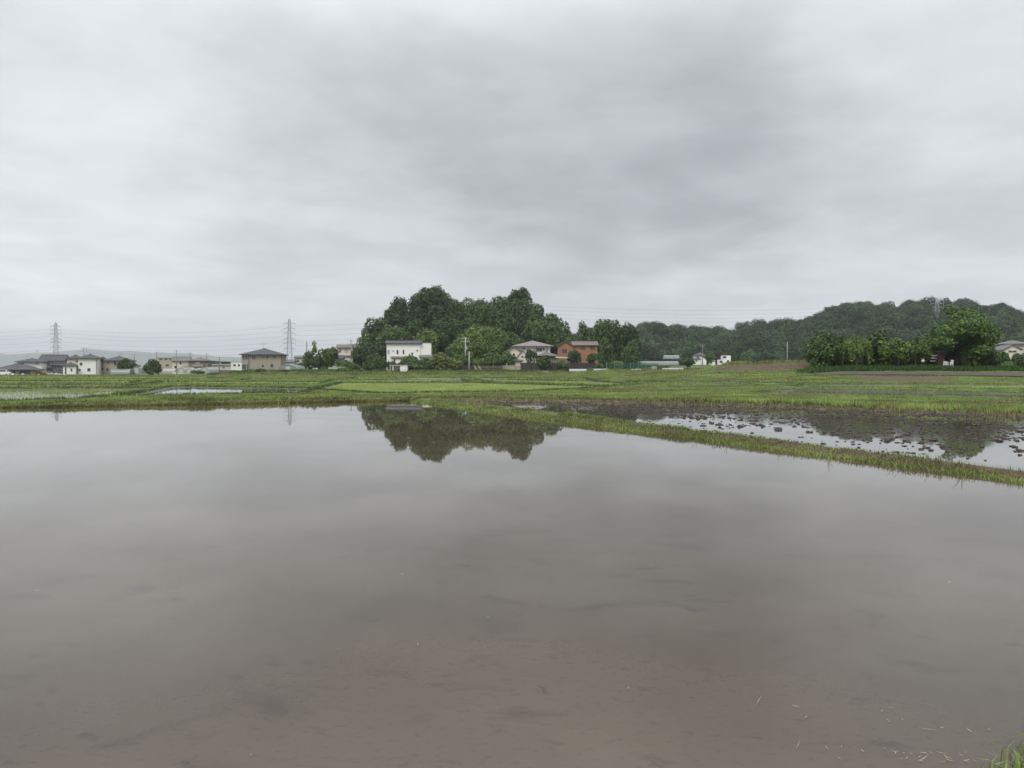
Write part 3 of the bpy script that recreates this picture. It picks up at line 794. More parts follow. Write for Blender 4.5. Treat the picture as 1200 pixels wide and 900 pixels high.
# drooping willow: hanging strands
def willow():
    D = 102.; px = 1003; x = W(px, D); zb = float(land(np.array([x]), np.array([D]))[0][0])
    root = tag(empty('willow_tree', (x, D, zb)), 'light green willow with hanging strands and a thin pale trunk, on the right bank', 'tree', OG)
    rg = np.random.default_rng(77); V = []
    top = Z(391, D) - zb
    for k in range(210):
        a = rg.uniform(0, 6.28); r = 1.75 * math.sqrt(rg.random()); st = np.array((math.cos(a) * r, math.sin(a) * r, top - .25 - .55 * (r / 1.75) ** 2 * 1.4 - rg.uniform(0, .5)))
        ln = rg.uniform(.8, 2.6) * (.45 + .55 * r / 1.75); n = int(ln / .07)
        tt = np.linspace(0, 1, n)[:, None]
        C = st + np.array((math.cos(a) * .35, math.sin(a) * .35, 0)) * tt - np.array((0, 0, ln)) * tt + rg.normal(0, .06, (n, 3))
        V.append(leaves(C, np.tile((math.cos(a), math.sin(a), .4), (n, 1)), .26, rg, .6))
    V = np.concatenate(V); V = V[: len(V) // 4 * 4]
    mesh_np('crown', V, quads(len(V)), LEAF_LIGHT, root)
    trunk_mb(top - 1, .12, (.1, 0), rg, [np.array((math.cos(a) * 1.1, math.sin(a) * 1.1, top - .7)) for a in np.arange(0, 6.2, .9)], 0).build('trunk', mat('pale_bark', (.10, .09, .07), .9, .4, 3), root)
willow()
# weedy bank under the row, a mass nobody could count, built with the other grass below

# far wood on the ridge: one mass of crowns
rg = np.random.default_rng(5); V = []
pts_ = []
for k in range(14000):
    y = rg.uniform(408, 640); px = rg.uniform(628, 1290); x = (px - 600) / FPX * y
    if y > RD + 45 or (abs(px - 1097) < 9 and 490 < y < 590): continue
    r = rg.uniform(3.4, 7.4)
    if any((x - a) ** 2 + (y - b) ** 2 < ((r + c) * .66) ** 2 for a, b, c in pts_): continue
    pts_.append((x, y, r))
TN = []
for x, y, r in pts_:
    tn_ = rg.choice([.55, .75, .95, 1.1, 1.45]) * rg.uniform(.9, 1.1); n0_ = len(V)
    z = float(ridge(np.array(x), np.array(y))); h = r * rg.uniform(.8, 1.35)
    V.append(blob_leaves((x, y, z + 2.2 + h * .3), (r * .9, r * .9, h), 1.15, rg, cover=.9, under=.1, flat=.33))
    for j in range(4):
        a = rg.uniform(0, 6.28); q = r * rg.uniform(.35, .62)
        V.append(blob_leaves((x + math.cos(a) * q, y + math.sin(a) * q, z + 2.4 + h * rg.uniform(.55, .95)), (r * .46, r * .46, h * .42), 1.0, rg, cover=.85, under=.15, flat=.33))
    TN += [np.full(len(v), tn_ * rg.uniform(.9, 1.1)) for v in V[n0_:]]
V = np.concatenate(V)
tag(mesh_np('far_wood', V, quads(len(V)), LEAF_FAR, attrs={'tone': np.concatenate(TN)}), kind='stuff')
# dark hedge filling the row on the right bank from behind
for i, (px, yt, hw, D, lab) in enumerate([(970, 402, 26, 110, 'dark hedge clump behind the leftmost trees on the right bank'), (1008, 401, 27, 111, 'dark hedge clump behind the willow trunk'), (1046, 402, 26, 110, 'dark hedge clump behind the left pale orchard tree'), (1080, 402, 24, 111, 'dark hedge clump behind the right pale orchard tree'), (1126, 408, 24, 110, 'dark hedge clump behind the trunk of the big cherry tree'), (1158, 412, 20, 111, 'dark hedge clump at the right end of the row near the plastic tunnel')]):
    tree('hedge_clump', lab, px, yt, 434, hw, D, LEAF_DARK, cat='hedge', group='hedge clumps on the right bank', lsize=.36, seed=200 + i, nb=22, trunk=True)

# ------------------------------------------------------------------ houses
WHITE = mat('wall_white', (.78, .76, .72), .8, .06, .6, stretch=(1, 1, .25))
CREAM = mat('wall_cream', (.66, .60, .50), .8, .08, .6, stretch=(1, 1, .25))
PINK = mat('wall_pinkish', (.66, .58, .50), .8, .08, .6, stretch=(1, 1, .25))
BEIGE = mat('wall_beige', (.40, .345, .27), .85, .10, .8, stretch=(1, 1, .3))
TAN = mat('wall_tan', (.33, .285, .235), .85, .10, .8, stretch=(1, 1, .3))
GREYW = mat('wall_grey', (.48, .47, .45), .85, .10, .8, stretch=(1, 1, .3))
SLATE = mat('wall_slate', (.10, .105, .12), .8, .15, .8)
BROWNW = mat('wall_brown', (.22, .17, .14), .85, .2, 1.2)
ORANGE = mat('wall_orange', (.28, .145, .085), .85, .14, 1.2, stretch=(1, 1, .4))
def roofmat(name, c, wave=3.2):
    m = mat(name, c, .65, .2, 1.2)
    t = m.node_tree
    if not t.nodes.get('Wave Texture'):
        wv = t.nodes.new('ShaderNodeTexWave'); wv.bands_direction = 'Z'; wv.inputs['Scale'].default_value = wave; wv.inputs['Distortion'].default_value = .4
        co = t.nodes.new('ShaderNodeTexCoord'); t.links.new(co.outputs['Object'], wv.inputs['Vector'])
        bp = t.nodes.new('ShaderNodeBump'); bp.inputs['Strength'].default_value = .5; bp.inputs['Distance'].default_value = .05
        t.links.new(wv.outputs['Fac'], bp.inputs['Height']); t.links.new(bp.outputs[0], t.nodes['Principled BSDF'].inputs['Normal'])
    return m
RDARK = roofmat('roof_slate', (.075, .075, .085))
RGREY = roofmat('roof_grey', (.15, .145, .14))
RBROWN = roofmat('roof_brown', (.17, .135, .115))
RMAUVE = roofmat('roof_mauve', (.225, .185, .185))
RBLUE = roofmat('roof_blue', (.05, .07, .12))
TRIM = mat('trim_dark', (.06, .055, .05), .6, .2, 2)
TRIMW = mat('trim_white', (.70, .69, .67), .6, .1, 2)
ALU = mat('aluminium', (.42, .42, .42), .45, .1, 2, metal=.3)
GLASS = mat('window_glass', (.035, .042, .05), .08, .3, .5, spec=.6)
CURTAIN = mat('window_blind', (.42, .42, .40), .5, .1, 1.5)
STEEL = mat('galvanised', (.36, .37, .38), .55, .15, .5, metal=.2)
CONC = mat('concrete', (.36, .35, .33), .9, .2, .8, bump=.2, stretch=(1, 1, .4))
POLE = mat('pole_concrete', (.20, .195, .185), .85, .2, 1.5)
PLASTIC = mat('plastic_film', (.20, .235, .215), .35, .15, .8, spec=.5, bump=.2)
PLASTICW = mat('plastic_white', (.34, .35, .34), .4, .10, .8, spec=.4, bump=.2)
DARKWOOD = mat('wood_dark', (.045, .04, .037), .85, .4, 2.5, stretch=(4, 1, .3))
OLDWOOD = mat('wood_old', (.20, .16, .12), .9, .35, 2.5, stretch=(4, 1, .3))
def base_z(px, D):
    x = W(px, D)
    return float(gz(x, D)) + (float(mound(np.array(x), np.array(D))) if 215 < D < 345 and -85 < x < 75 else 0)
def roof_mb(kind, x0, x1, y0, y1, zh, rh, e=.5, th=.18):
    """hip, gable along x (gx), gable along y with its gable to the front (gy), flat or lean-to; one thick shell"""
    X0, X1, Y0, Y1 = x0 - e, x1 + e, y0 - e, y1 + e
    mb = MB(); zb_ = zh - .02
    c = [(X0, Y0), (X1, Y0), (X1, Y1), (X0, Y1)]
    if kind == 'flat':
        mb.box(X0, X1, Y0, Y1, zh, zh + rh); return mb
    lowr = [(a, b, zb_) for a, b in c]; up = [(a, b, zb_ + th) for a, b in c]
    for i in range(4):
        j = (i + 1) % 4; mb.poly([lowr[i], lowr[j], up[j], up[i]])
    mb.poly(lowr[::-1])
    zt = zh + rh
    if kind == 'hip':
        wx, wy = X1 - X0, Y1 - Y0
        if wx >= wy: r0, r1 = (X0 + wy / 2, (Y0 + Y1) / 2, zt), (X1 - wy / 2, (Y0 + Y1) / 2, zt)
        else: r0, r1 = ((X0 + X1) / 2, Y0 + wx / 2, zt), ((X0 + X1) / 2, Y1 - wx / 2, zt)
        if wx >= wy:
            mb.poly([up[0], up[1], r1, r0]); mb.poly([up[1], up[2], r1]); mb.poly([up[2], up[3], r0, r1]); mb.poly([up[3], up[0], r0])
        else:
            mb.poly([up[0], up[1], r0]); mb.poly([up[1], up[2], r1, r0]); mb.poly([up[2], up[3], r1]); mb.poly([up[3], up[0], r0, r1])
        mb.tube(np.array(r0) + (0, 0, .03), np.array(r1) + (0, 0, .031), .12, .12, 5)
    elif kind == 'gx':
        ym = (Y0 + Y1) / 2; r0, r1 = (X0, ym, zt), (X1, ym, zt)
        mb.poly([up[0], up[1], r1, r0]); mb.poly([up[2], up[3], r0, r1]); mb.poly([up[1], up[2], r1]); mb.poly([up[3], up[0], r0])
        mb.tube((X0, ym, zt + .03), (X1, ym, zt + .03), .12, .12, 5)
    elif kind == 'gy':
        xm = (X0 + X1) / 2
        # two slopes as thick sheets, the gable left open for the wall below
        mb = MB()
        for s0, s1 in ((X0, xm), (X1, xm)):
            a = [(s0, Y0, zb_), (s1, Y0, zt), (s1, Y1, zt), (s0, Y1, zb_)]
            t2 = [(p[0], p[1], p[2] + th) for p in a]
            mb.poly(a[::-1]); mb.poly(t2)
            for i in range(4):
                j = (i + 1) % 4; mb.poly([a[i], a[j], t2[j], t2[i]])
        mb.tube((xm, Y0, zt + th), (xm, Y1, zt + th), .12, .12, 5)
    elif kind == 'shed':
        b0, b1 = (X0, Y1, zt), (X1, Y1, zt)
        mb.poly([up[0], up[1], b1, b0]); mb.poly([up[1], up[2], b1]); mb.poly([up[3], up[0], b0]); mb.poly([up[2], up[3], b0, b1])
    return mb
def window(root, x, y, z, w_, h_, glass=GLASS, fr=ALU, side=None):
    """frame standing proud of the wall, one pane inside it; on the front wall, or on a side wall when side is -1 or 1"""
    f = MB(); p = MB(); t = max(.05, min(.09, w_ * .1)); d0, d1 = .07, .02
    def bx(mb, u0, u1, v0, v1, dep):
        if side is None: mb.box(x + u0, x + u1, y - dep, y + .01, z + v0, z + v1)
        elif side < 0: mb.box(x - dep, x + .01, y + u0, y + u1, z + v0, z + v1)
        else: mb.box(x - .01, x + dep, y + u0, y + u1, z + v0, z + v1)
    a, b = w_ / 2, h_ / 2
    bx(f, -a - t, -a, -b, b, d0); bx(f, a, a + t, -b, b, d0); bx(f, -a - t, a + t, b, b + t, d0); bx(f, -a - t - .03, a + t + .03, -b - t, -b, d0 + .04)
    if w_ > 1.0: bx(f, -.025, .025, -b, b, d0 - .02)
    bx(p, -a, a, -b, b, d1)
    o = f.build('window', fr, root); p.build('pane', glass, o)
def house(name, label, D, blocks, zbase=None, group=None, rot=0, cat='house'):
    """blocks are read off the photo: left, right, eave row, ridge row, and depth, set-back, roof, materials, openings"""
    pc = (min(b['px'][0] for b in blocks) + max(b['px'][1] for b in blocks)) / 2
    x = W(pc, D); zb = base_z(pc, D) if zbase is None else zbase
    root = tag(empty(name, (x, D, zb), -math.atan2(x, D) * .55 + rot), label, cat, group)
    for b in blocks:
        sb = b.get('back', 0); k = (D + sb) / FPX
        fx = lambda p: (p - pc) * k + (x * sb / D if sb else 0) * 0
        fz = lambda q: CAM_Z + (HOR - q) * k - zb
        x0, x1 = fx(b['px'][0]), fx(b['px'][1])
        zh = fz(b['eave']); zr = fz(b['ridge']); z0 = fz(b['base']) if 'base' in b else -.25
        dep = b.get('dep', 7.5); y0, y1 = sb, sb + dep; e = b.get('e', .55); kind = b.get('roof', 'hip')
        wl = MB(); wl.box(x0, x1, y0, y1, z0, zh)
        if kind == 'gy':
            xm = (x0 + x1) / 2; rr = (zr - zh) * (x1 - x0) / (x1 - x0 + 2 * e)
            zo = (zr - zh) - rr
            wl = MB(); wl.prism([(x0, z0), (x1, z0), (x1, zh + zo - .03), (xm, zr - .04), (x0, zh + zo - .03)], y0, y1)
        wall = wl.build('wall', b.get('wall', WHITE), root)
        if not b.get('noroof'):
            rf = roof_mb(kind, x0, x1, y0, y1, zh, max(zr - zh, .12), e).build('roof', b.get('rm', RDARK), root)
            if kind in ('hip', 'gx', 'shed') and b.get('gutter', 1):
                g = MB(); g.tube((x0 - e, y0 - e - .06, zh + .02), (x1 + e, y0 - e - .06, zh + .02), .07, .07, 6); g.build('gutter', b.get('gm', TRIM), rf)
        for wn_ in b.get('win', []):
            gl = wn_[4] if len(wn_) > 4 else GLASS
            window(root, fx(wn_[0]), y0, fz(wn_[1]), wn_[2] * k, wn_[3] * k, gl, b.get('fr', ALU))
        for dr in b.get('door', []):
            cx, czz, ww, hh = fx(dr[0]), fz(dr[1]), dr[2] * k, dr[3] * k
            d = MB(); d.box(cx - ww / 2, cx + ww / 2, y0 - .05, y0 + .01, czz - hh / 2, czz + hh / 2)
            do = d.build('door', dr[4] if len(dr) > 4 else TRIM, root)  # on the bungalow, a dark panel painted for the carport's shaded opening
            hd = MB(); hd.tube((cx + ww * .32, y0 - .1, czz), (cx + ww * .32, y0 - .1, czz + .25), .025); hd.build('handle', ALU, do)
        for px_p in b.get('pipe', []):
            q = MB(); q.tube((fx(px_p), y0 - .09, z0), (fx(px_p), y0 - .09, zh), .08, .08, 6); q.build('downpipe', TRIM, root)
        for (p0, p1, yt_, yb_) in b.get('balcony', []):
            q = MB(); q.box(fx(p0), fx(p1), y0 - 1.1, y0 - .02, fz(yb_), fz(yb_) + .15); q.box(fx(p0), fx(p1), y0 - 1.12, y0 - 1.02, fz(yb_) + .15, fz(yt_))
            q.build('balcony', b.get('bm', GREYW), root)
        for (pa, yt_) in b.get('antenna', []):
            q = MB(); h0 = zr - .1; ht = fz(yt_); ax = fx(pa); ay = (y0 + y1) / 2
            q.tube((ax, ay, h0), (ax, ay, ht), .05)
            for zz_, ll in ((ht - .15, 1.0), (ht - .6, 1.3)):
                q.tube((ax - ll, ay, zz_), (ax + ll, ay, zz_), .03)
                for s_ in np.linspace(-ll, ll, 5): q.tube((ax + s_, ay - .4, zz_), (ax + s_, ay + .4, zz_), .02)
            q.build('antenna', STEEL, root)
    return root
TG = 'houses at the town edge'
house('bungalow', 'low dark-roofed house with an open carport at the left edge, a white upper storey behind', 240, [
    dict(px=(-4, 37), eave=433.6, ridge=426.4, dep=9, wall=BEIGE, rm=RDARK, e=1.0, win=[(4, 436.5, 6, 4.5), (16.5, 437, 3, 5)], door=[(27.5, 437, 11, 5.2, SLATE)]),  # slate panel paints the shade inside the open carport
    dict(px=(13, 38), eave=424.3, ridge=419.4, dep=7, back=7, wall=WHITE, rm=RDARK, e=.7, win=[(33.5, 426.2, 2.2, 1.4), (18, 426.6, 3, 1.6)], antenna=[(19, 416.4)])], group=TG)
house('small_house', 'small whitish house in the gap behind the slim concrete pole', 275, [
    dict(px=(38, 48), eave=424.5, ridge=422, roof='gx', dep=8, wall=GREYW, rm=RGREY, e=.3, win=[(41, 429, 2, 2), (45, 429, 1.6, 2)])], group=TG)
house('grey_house', 'grey house with broad dark gabled roof and slate-dark wing, left of the bright white house', 256, [
    dict(px=(48.2, 73), eave=423, ridge=415.8, roof='gx', dep=8, wall=GREYW, rm=RDARK, e=.5, win=[(55.7, 426, 6, 4, CURTAIN), (61.8, 425.8, 1.3, 3.6), (65, 426, 2.6, 3.6, CURTAIN)], balcony=[(50, 63, 428.6, 431)], antenna=[(56, 412.8)]),
    dict(px=(62.5, 75.4), eave=428.2, ridge=425.6, roof='gx', dep=4, back=-2.2, wall=SLATE, rm=RDARK, e=.25, win=[(71, 434, 3, 3)], door=[(66, 436, 3, 6, BROWNW)])], group=TG)
house('white_house', 'bright white two-storey house with dark hip roof and porch gable beside the grey house', 243, [
    dict(px=(92, 112.2), eave=420.2, ridge=414.8, dep=7.5, wall=WHITE, rm=RDARK, e=.5, win=[(95, 426.5, 2.4, 2.8), (93.5, 433.6, 2.2, 1.8), (103.3, 433.2, 2.8, 3)], antenna=[(98, 407.4)], pipe=[111.4]),
    dict(px=(79.5, 92), eave=420.6, ridge=416, dep=6, back=1.4, wall=CREAM, rm=RDARK, e=.4, win=[(89.8, 423.6, 2, 1.6)]),
    dict(px=(77.6, 90.6), eave=429, ridge=424.6, dep=3.2, back=-1.6, wall=WHITE, rm=RDARK, e=.3, win=[(86.4, 433.4, 1.5, 3)], door=[(80.4, 434.6, 1.4, 8.2)])], group=TG)
house('beige_house', 'beige two-storey house with a dark hip roof, right of the bright white house', 250, [
    dict(px=(122.5, 150), eave=422.8, ridge=417, dep=8.5, wall=BEIGE, rm=RDARK, e=.6, win=[(127.6, 425, 1.8, 2.8), (134.8, 425.6, 2.2, 4), (126.5, 433, 2.6, 2.6)], antenna=[(138, 412.4)]),
    dict(px=(115, 122.5), eave=423, ridge=418.5, dep=6, back=.8, wall=BEIGE, rm=RDARK, e=.4, win=[(120.7, 432.4, 2.4, 2.6), (117, 425.6, 1.6, 3)])], group=TG)
house('apartment_block', 'flat-roofed beige block with a row of upper windows far behind the town', 345, [
    dict(px=(184, 203), eave=419.2, ridge=418.4, roof='flat', dep=10, wall=BEIGE, rm=GREYW, e=.2, win=[(189, 420.9, 3.2, 2), (194.4, 420.9, 3.2, 2), (199.6, 420.9, 3.2, 2), (188, 428, 3, 2.4), (196, 428, 3, 2.4)])], group=TG, cat='building')
house('cream_house', 'cream house with a grey roof in the middle of the small town', 302, [
    dict(px=(202.5, 220), eave=423.4, ridge=418.2, roof='gx', dep=8, wall=CREAM, rm=RGREY, e=.5, win=[(211.7, 425.6, 1.6, 2.6), (206, 430, 2, 2.4)], balcony=[(214, 220, 426.5, 430)])], group=TG)
house('brown_house', 'brownish house with a grey hip roof, right of the cream house', 296, [
    dict(px=(222.5, 243.2), eave=423, ridge=418.8, dep=9, wall=BROWNW, rm=RGREY, e=.5, win=[(232, 425.3, 4.4, 2.2, CURTAIN), (239.3, 427.5, 1.6, 2.4)], balcony=[(227, 238, 427.5, 429.5)], bm=BEIGE)], group=TG)
house('warehouse', 'long low grey warehouse roof behind the brown fence', 385, [
    dict(px=(246, 272), eave=428.4, ridge=426.6, roof='gx', dep=12, wall=GREYW, rm=RGREY, e=.3, win=[(252, 430.5, 2, 1.6), (262, 430.5, 2, 1.6)])], group=TG, cat='building')
house('white_building', 'small white flat building left of the tan house', 325, [
    dict(px=(271, 283.5), eave=424.4, ridge=423.6, roof='flat', dep=8, wall=WHITE, rm=GREYW, e=.15, win=[(275, 428, 2.4, 2), (280, 428, 2, 2)], antenna=[(272, 418.6)])], group=TG, cat='building')
house('tan_house', 'tan two-storey box house with a dark pyramid hip roof, standing alone', 250, [
    dict(px=(284.4, 330), eave=415.8, ridge=408.2, dep=11.5, wall=TAN, rm=RDARK, e=.75, antenna=[(306.2, 400.8)], pipe=[292.4, 329.2],
         win=[(286.2, 418.8, 1.5, 5), (289.8, 418.6, 1.7, 4.8), (298, 418.4, 4.6, 4.8), (309.6, 418.5, 2.2, 2), (313.1, 418.4, 2.4, 3.2), (321.6, 418.4, 2.6, 3), (287, 430, 4.4, 6), (290.8, 430, 1.2, 6), (308, 428.8, 2.4, 2.4), (318.2, 428.6, 3, 3.8)])])
house('grey_building', 'low grey building with a shed roof behind the tower, right of the plastic dome', 305, [
    dict(px=(345, 360), eave=419.3, ridge=416.9, roof='gx', dep=9, wall=GREYW, rm=RGREY, e=.4, win=[(349, 423, 2.4, 2), (355, 423, 2.4, 2)]),
    dict(px=(333, 346), eave=424.5, ridge=421.8, roof='gx', dep=7, back=-4, wall=GREYW, rm=RGREY, e=.3, win=[(339, 428, 2.4, 2)])], group=TG, cat='building')
house('pinkish_house', 'pinkish cream house with brown gables half hidden by trees, left of the wooded hill', 262, [
    dict(px=(395.6, 411), eave=407.8, ridge=404, roof='gx', dep=7, wall=PINK, rm=RBROWN, e=.5, win=[(399, 411.5, 1.6, 3), (406, 411.5, 3, 2.4, CURTAIN)]),
    dict(px=(411.5, 430), eave=408.2, ridge=403.2, roof='gx', dep=8, back=3, wall=WHITE, rm=RBROWN, e=.5, win=[(415, 412, 2, 3), (424, 412, 2, 3)]),
    dict(px=(400, 414), eave=418, ridge=416, roof='shed', dep=3, back=-3, wall=CREAM, rm=RBROWN, e=.3, win=[(404, 421, 2, 2)])], zbase=1.2)
house('blue_roof_shed', 'small shed with a dark blue roof below the pinkish house', 240, [
    dict(px=(392.5, 401.5), eave=420.4, ridge=416.6, roof='gx', dep=4, wall=GREYW, rm=RBLUE, e=.3, win=[(397, 424, 2, 2)])], zbase=1.2, cat='shed')
WC = dict(e=.3)
house('hillside_house', 'long white two-storey house with a dark gabled roof in front of the wooded hill', 233, [
    dict(px=(453.4, 492.6), eave=402.8, ridge=398.9, roof='gx', dep=7, wall=WHITE, rm=RDARK, e=.45,
         win=[(455.6, 412.6, 2.3, 4.4, CURTAIN), (461.2, 411.5, 1.6, 1.4, CURTAIN), (466, 412.5, 2, 4.4), (473, 412.5, 1.7, 4.6), (479.8, 416, 1.2, 2.6), (483, 415, 1.7, 3.6), (489, 410.8, 1.5, 1.5)]),
    dict(px=(492.6, 505), eave=401.7, ridge=401.1, roof='flat', dep=6.4, back=.35, wall=WHITE, rm=TRIM, e=.14, win=[(499, 426.5, 3, 4)]),
    dict(px=(460, 484), eave=419.6, ridge=417.2, roof='shed', dep=2.2, back=-2.3, wall=WHITE, rm=RGREY, e=.35, win=[(472, 423, 3, 3)], door=[(459 + 4, 424, 2, 6)]),
    dict(px=(492.5, 505.5), eave=419, ridge=415.6, roof='shed', dep=2.0, back=-1.9, wall=WHITE, rm=RGREY, e=.3, win=[(498, 423, 3, 3)])], zbase=1.4)
house('grey_roofed_house', 'white house with a mauve-grey hip roof and stepped wings behind the dark board fence', 213, [
    dict(px=(604, 644.8), eave=406.2, ridge=398.8, dep=9, wall=WHITE, rm=RMAUVE, e=1.1, win=[(632.2, 409.8, 5.6, 3.8), (637, 409.2, 2, 2.6), (614, 408.2, 2.6, 2)], pipe=[628.5, 641]),
    dict(px=(591, 613), eave=414.4, ridge=406.2, roof='gy', dep=6, back=-2.6, wall=CREAM, rm=RMAUVE, e=.6, win=[(602, 415.5, 2.6, 2.4)]),
    dict(px=(607, 617.5), eave=418.2, ridge=411.2, roof='gy', dep=4, back=-4.6, wall=CREAM, rm=RMAUVE, e=.3, win=[(612, 418, 2, 2)]),
    dict(px=(629, 652), eave=417.4, ridge=412.4, dep=4.6, back=-4, wall=BROWNW, rm=RGREY, e=.6, win=[(634, 422, 4, 3), (644, 422, 3, 3)])], zbase=1.25)
house('garden_shed', 'small cream outbuilding with a grey hip roof left of the dark fence', 204, [
    dict(px=(597, 612), eave=423, ridge=419.8, dep=3, wall=CREAM, rm=RGREY, e=.45, win=[(601.5, 426, 4.6, 2.6)])], zbase=1.25, cat='shed')
house('orange_house', 'terracotta orange house with brown-grey gabled roofs beside tall dark trees', 222, [
    dict(px=(653.4, 672), eave=406.6, ridge=399.6, roof='gy', dep=9, back=-.3, wall=ORANGE, rm=RBROWN, e=.5, win=[(661.4, 411.3, 4.8, 3.4)], fr=TRIM),
    dict(px=(671.5, 700), eave=405.0, ridge=399.7, roof='gx', dep=8, wall=ORANGE, rm=RBROWN, e=.35, win=[(682.6, 407.4, 4.6, 2.8), (694.4, 407.6, 4.6, 2.8)], fr=TRIM)], zbase=1.25)
FG = 'houses below the wooded ridge'
house('far_house', 'far white house with dark hip roof and utility pole before it, below the wooded ridge', 352, [
    dict(px=(814.5, 827.5), eave=416.8, ridge=412.8, dep=9, wall=WHITE, rm=RDARK, e=.5, win=[(818, 418.6, 2, 1.6), (824.6, 418.4, 2, 1.6)]),
    dict(px=(812, 820), eave=421, ridge=418.6, dep=4, back=-4, wall=WHITE, rm=RDARK, e=.35, win=[(815, 423, 2, 1.6)])], group=FG, zbase=Z(427, 352))
house('far_modern_house', 'far white cubic house of two stepped boxes, below the wooded ridge', 345, [
    dict(px=(847, 856), eave=416.9, ridge=416.4, roof='flat', dep=8, wall=WHITE, rm=GREYW, e=.06, win=[(849, 418.6, 3.4, 2), (853, 423.5, 2.4, 2)], fr=TRIM),
    dict(px=(841, 848.6), eave=421.8, ridge=421.3, roof='flat', dep=5, back=-3, wall=WHITE, rm=GREYW, e=.06, win=[(844, 424, 3, 2)], fr=TRIM)], group=FG, zbase=Z(427.5, 345))
house('far_shed', 'small far white shed between the dark-roofed house and the cubic house', 340, [
    dict(px=(832, 838), eave=423.4, ridge=422.7, roof='gx', dep=4, wall=WHITE, rm=GREYW, e=.15, door=[(834, 425.4, 1.6, 3, GREYW)])], group=FG, zbase=Z(427.5, 340), cat='shed')
house('gabled_house', 'cream gabled house with a dark roof at the right edge above the plastic tunnel', 172, [
    dict(px=(1179, 1196), eave=410.4, ridge=404.2, roof='gy', dep=9, wall=CREAM, rm=RGREY, e=.4, win=[(1187.5, 411.8, 8, 1.8)]),
    dict(px=(1190, 1214), eave=403.6, ridge=398.6, dep=8, back=8, wall=GREYW, rm=RGREY, e=.5, win=[(1198, 405.6, 3, 2)])], group=FG, zbase=Z(420, 172))
house('hillside_white_house', 'white house with a brown roof on the wooded slope right of the cherry tree', 385, [
    dict(px=(1151, 1167), eave=395.6, ridge=391.6, roof='gx', dep=8, wall=WHITE, rm=RBROWN, e=.6, win=[(1156, 398, 2.4, 2), (1162, 398, 2.4, 2)])], group=FG, zbase=Z(404, 385))

# ------------------------------------------------------------------ sheds, tunnels, fences
def tunnel(name, label, p0, p1, ytop, ybase, D, dep, film=PLASTIC, zb=None, group=None, hoops=5, rot=0):
    """plastic greenhouse: film over hoops, its round end or its side to the front"""
    k = D / FPX; wd = (p1 - p0) * k; h = (ybase - ytop) * k; x = W((p0 + p1) / 2, D)
    root = tag(empty(name, (x, D, Z(ybase, D) - .05), rot), label, 'greenhouse', group)
    n = 14
    if dep is None:                              # long side seen: vault runs along x
        r = max(h * .9, 1.0); prof = [(math.cos(math.pi * i / n) * r, math.sin(math.pi * i / n) * h) for i in range(n + 1)]
        f = MB(); xs = np.linspace(-wd / 2, wd / 2, 11)
        for a, b in zip(xs[:-1], xs[1:]):
            for i in range(n):
                f.poly([(a, prof[i][0] + r, prof[i][1]), (b, prof[i][0] + r, prof[i][1]), (b, prof[i + 1][0] + r, prof[i + 1][1]), (a, prof[i + 1][0] + r, prof[i + 1][1])])
        f.build('film', film, root, smooth=True)
        for xe in (-wd / 2, wd / 2):
            e = MB(); e.poly([(xe, p[0] + r, p[1]) for p in prof]); e.build('end_wall', film, root)
        for xe in np.linspace(-wd / 2, wd / 2, hoops):
            hb = MB(); hb.path([(xe, p[0] * 1.012 + r, p[1] * 1.02) for p in prof], .035); hb.build('hoop', STEEL, root)
    else:
        prof = [(math.cos(math.pi * i / n) * wd / 2, math.sin(math.pi * i / n) ** .8 * h) for i in range(n + 1)]
        f = MB()
        for i in range(n):
            f.poly([(prof[i][0], 0, prof[i][1]), (prof[i + 1][0], 0, prof[i + 1][1]), (prof[i + 1][0], dep, prof[i + 1][1]), (prof[i][0], dep, prof[i][1])])
        f.build('film', film, root, smooth=True)
        for yy in (.02, dep):
            e = MB(); e.poly([(p[0], yy, p[1]) for p in prof]); eo = e.build('end_wall', film, root)
        d = MB(); d.box(-.6, .6, -.04, .01, 0, min(1.9, h * .8)); d.build('door', GREYW, root)
        for yy in np.linspace(-.02, dep, hoops):
            hb = MB(); hb.path([(p[0] * 1.01, yy, p[1] * 1.015) for p in prof], .04); hb.build('hoop', STEEL, root)
    return root
GHG = 'plastic greenhouses'
tunnel('greenhouse', 'long grey-green plastic tunnel in front of the beige house', 129, 151.5, 432, 438.5, 247, None, PLASTIC, group=GHG)
tunnel('greenhouse', 'small plastic tunnel left of the single dark round tree', 154, 166, 429.5, 437.5, 250, 8, PLASTIC, group=GHG)
tunnel('greenhouse', 'pale plastic dome greenhouse beside the tan house', 325, 350, 427.4, 437, 214, 9, PLASTIC, group=GHG)
for i, (a, b, yt) in enumerate([(207, 217.5, 430.6), (217, 226, 431.6), (226, 234.5, 431), (234, 245.5, 430.4)]):
    tunnel('greenhouse', ['leftmost of the four joined white plastic tunnels below the cream house', 'second from the left of the four joined white plastic tunnels below the cream house',
           'third from the left of the four joined white plastic tunnels below the brown house', 'rightmost of the four joined white plastic tunnels below the brown house'][i], a, b, yt, 437.4, 256, 9, PLASTICW, group=GHG)
tunnel('greenhouse', 'long low white tunnel lying left of the four joined white tunnels', 190.5, 205, 432, 436, 262, None, PLASTICW, group=GHG)
tunnel('greenhouse', 'long pale greenhouse low behind the green net fence', 747, 795, 423, 428, 236, None, PLASTIC, group=GHG)
tunnel('greenhouse', 'distant pale greenhouse roof below the wooded ridge', 778.5, 796, 416, 420.5, 300, None, PLASTIC, group=GHG)
tunnel('greenhouse', 'low whitish crop tunnel beside the white tank', 777, 801, 431, 435, 192, None, PLASTICW, group=GHG)
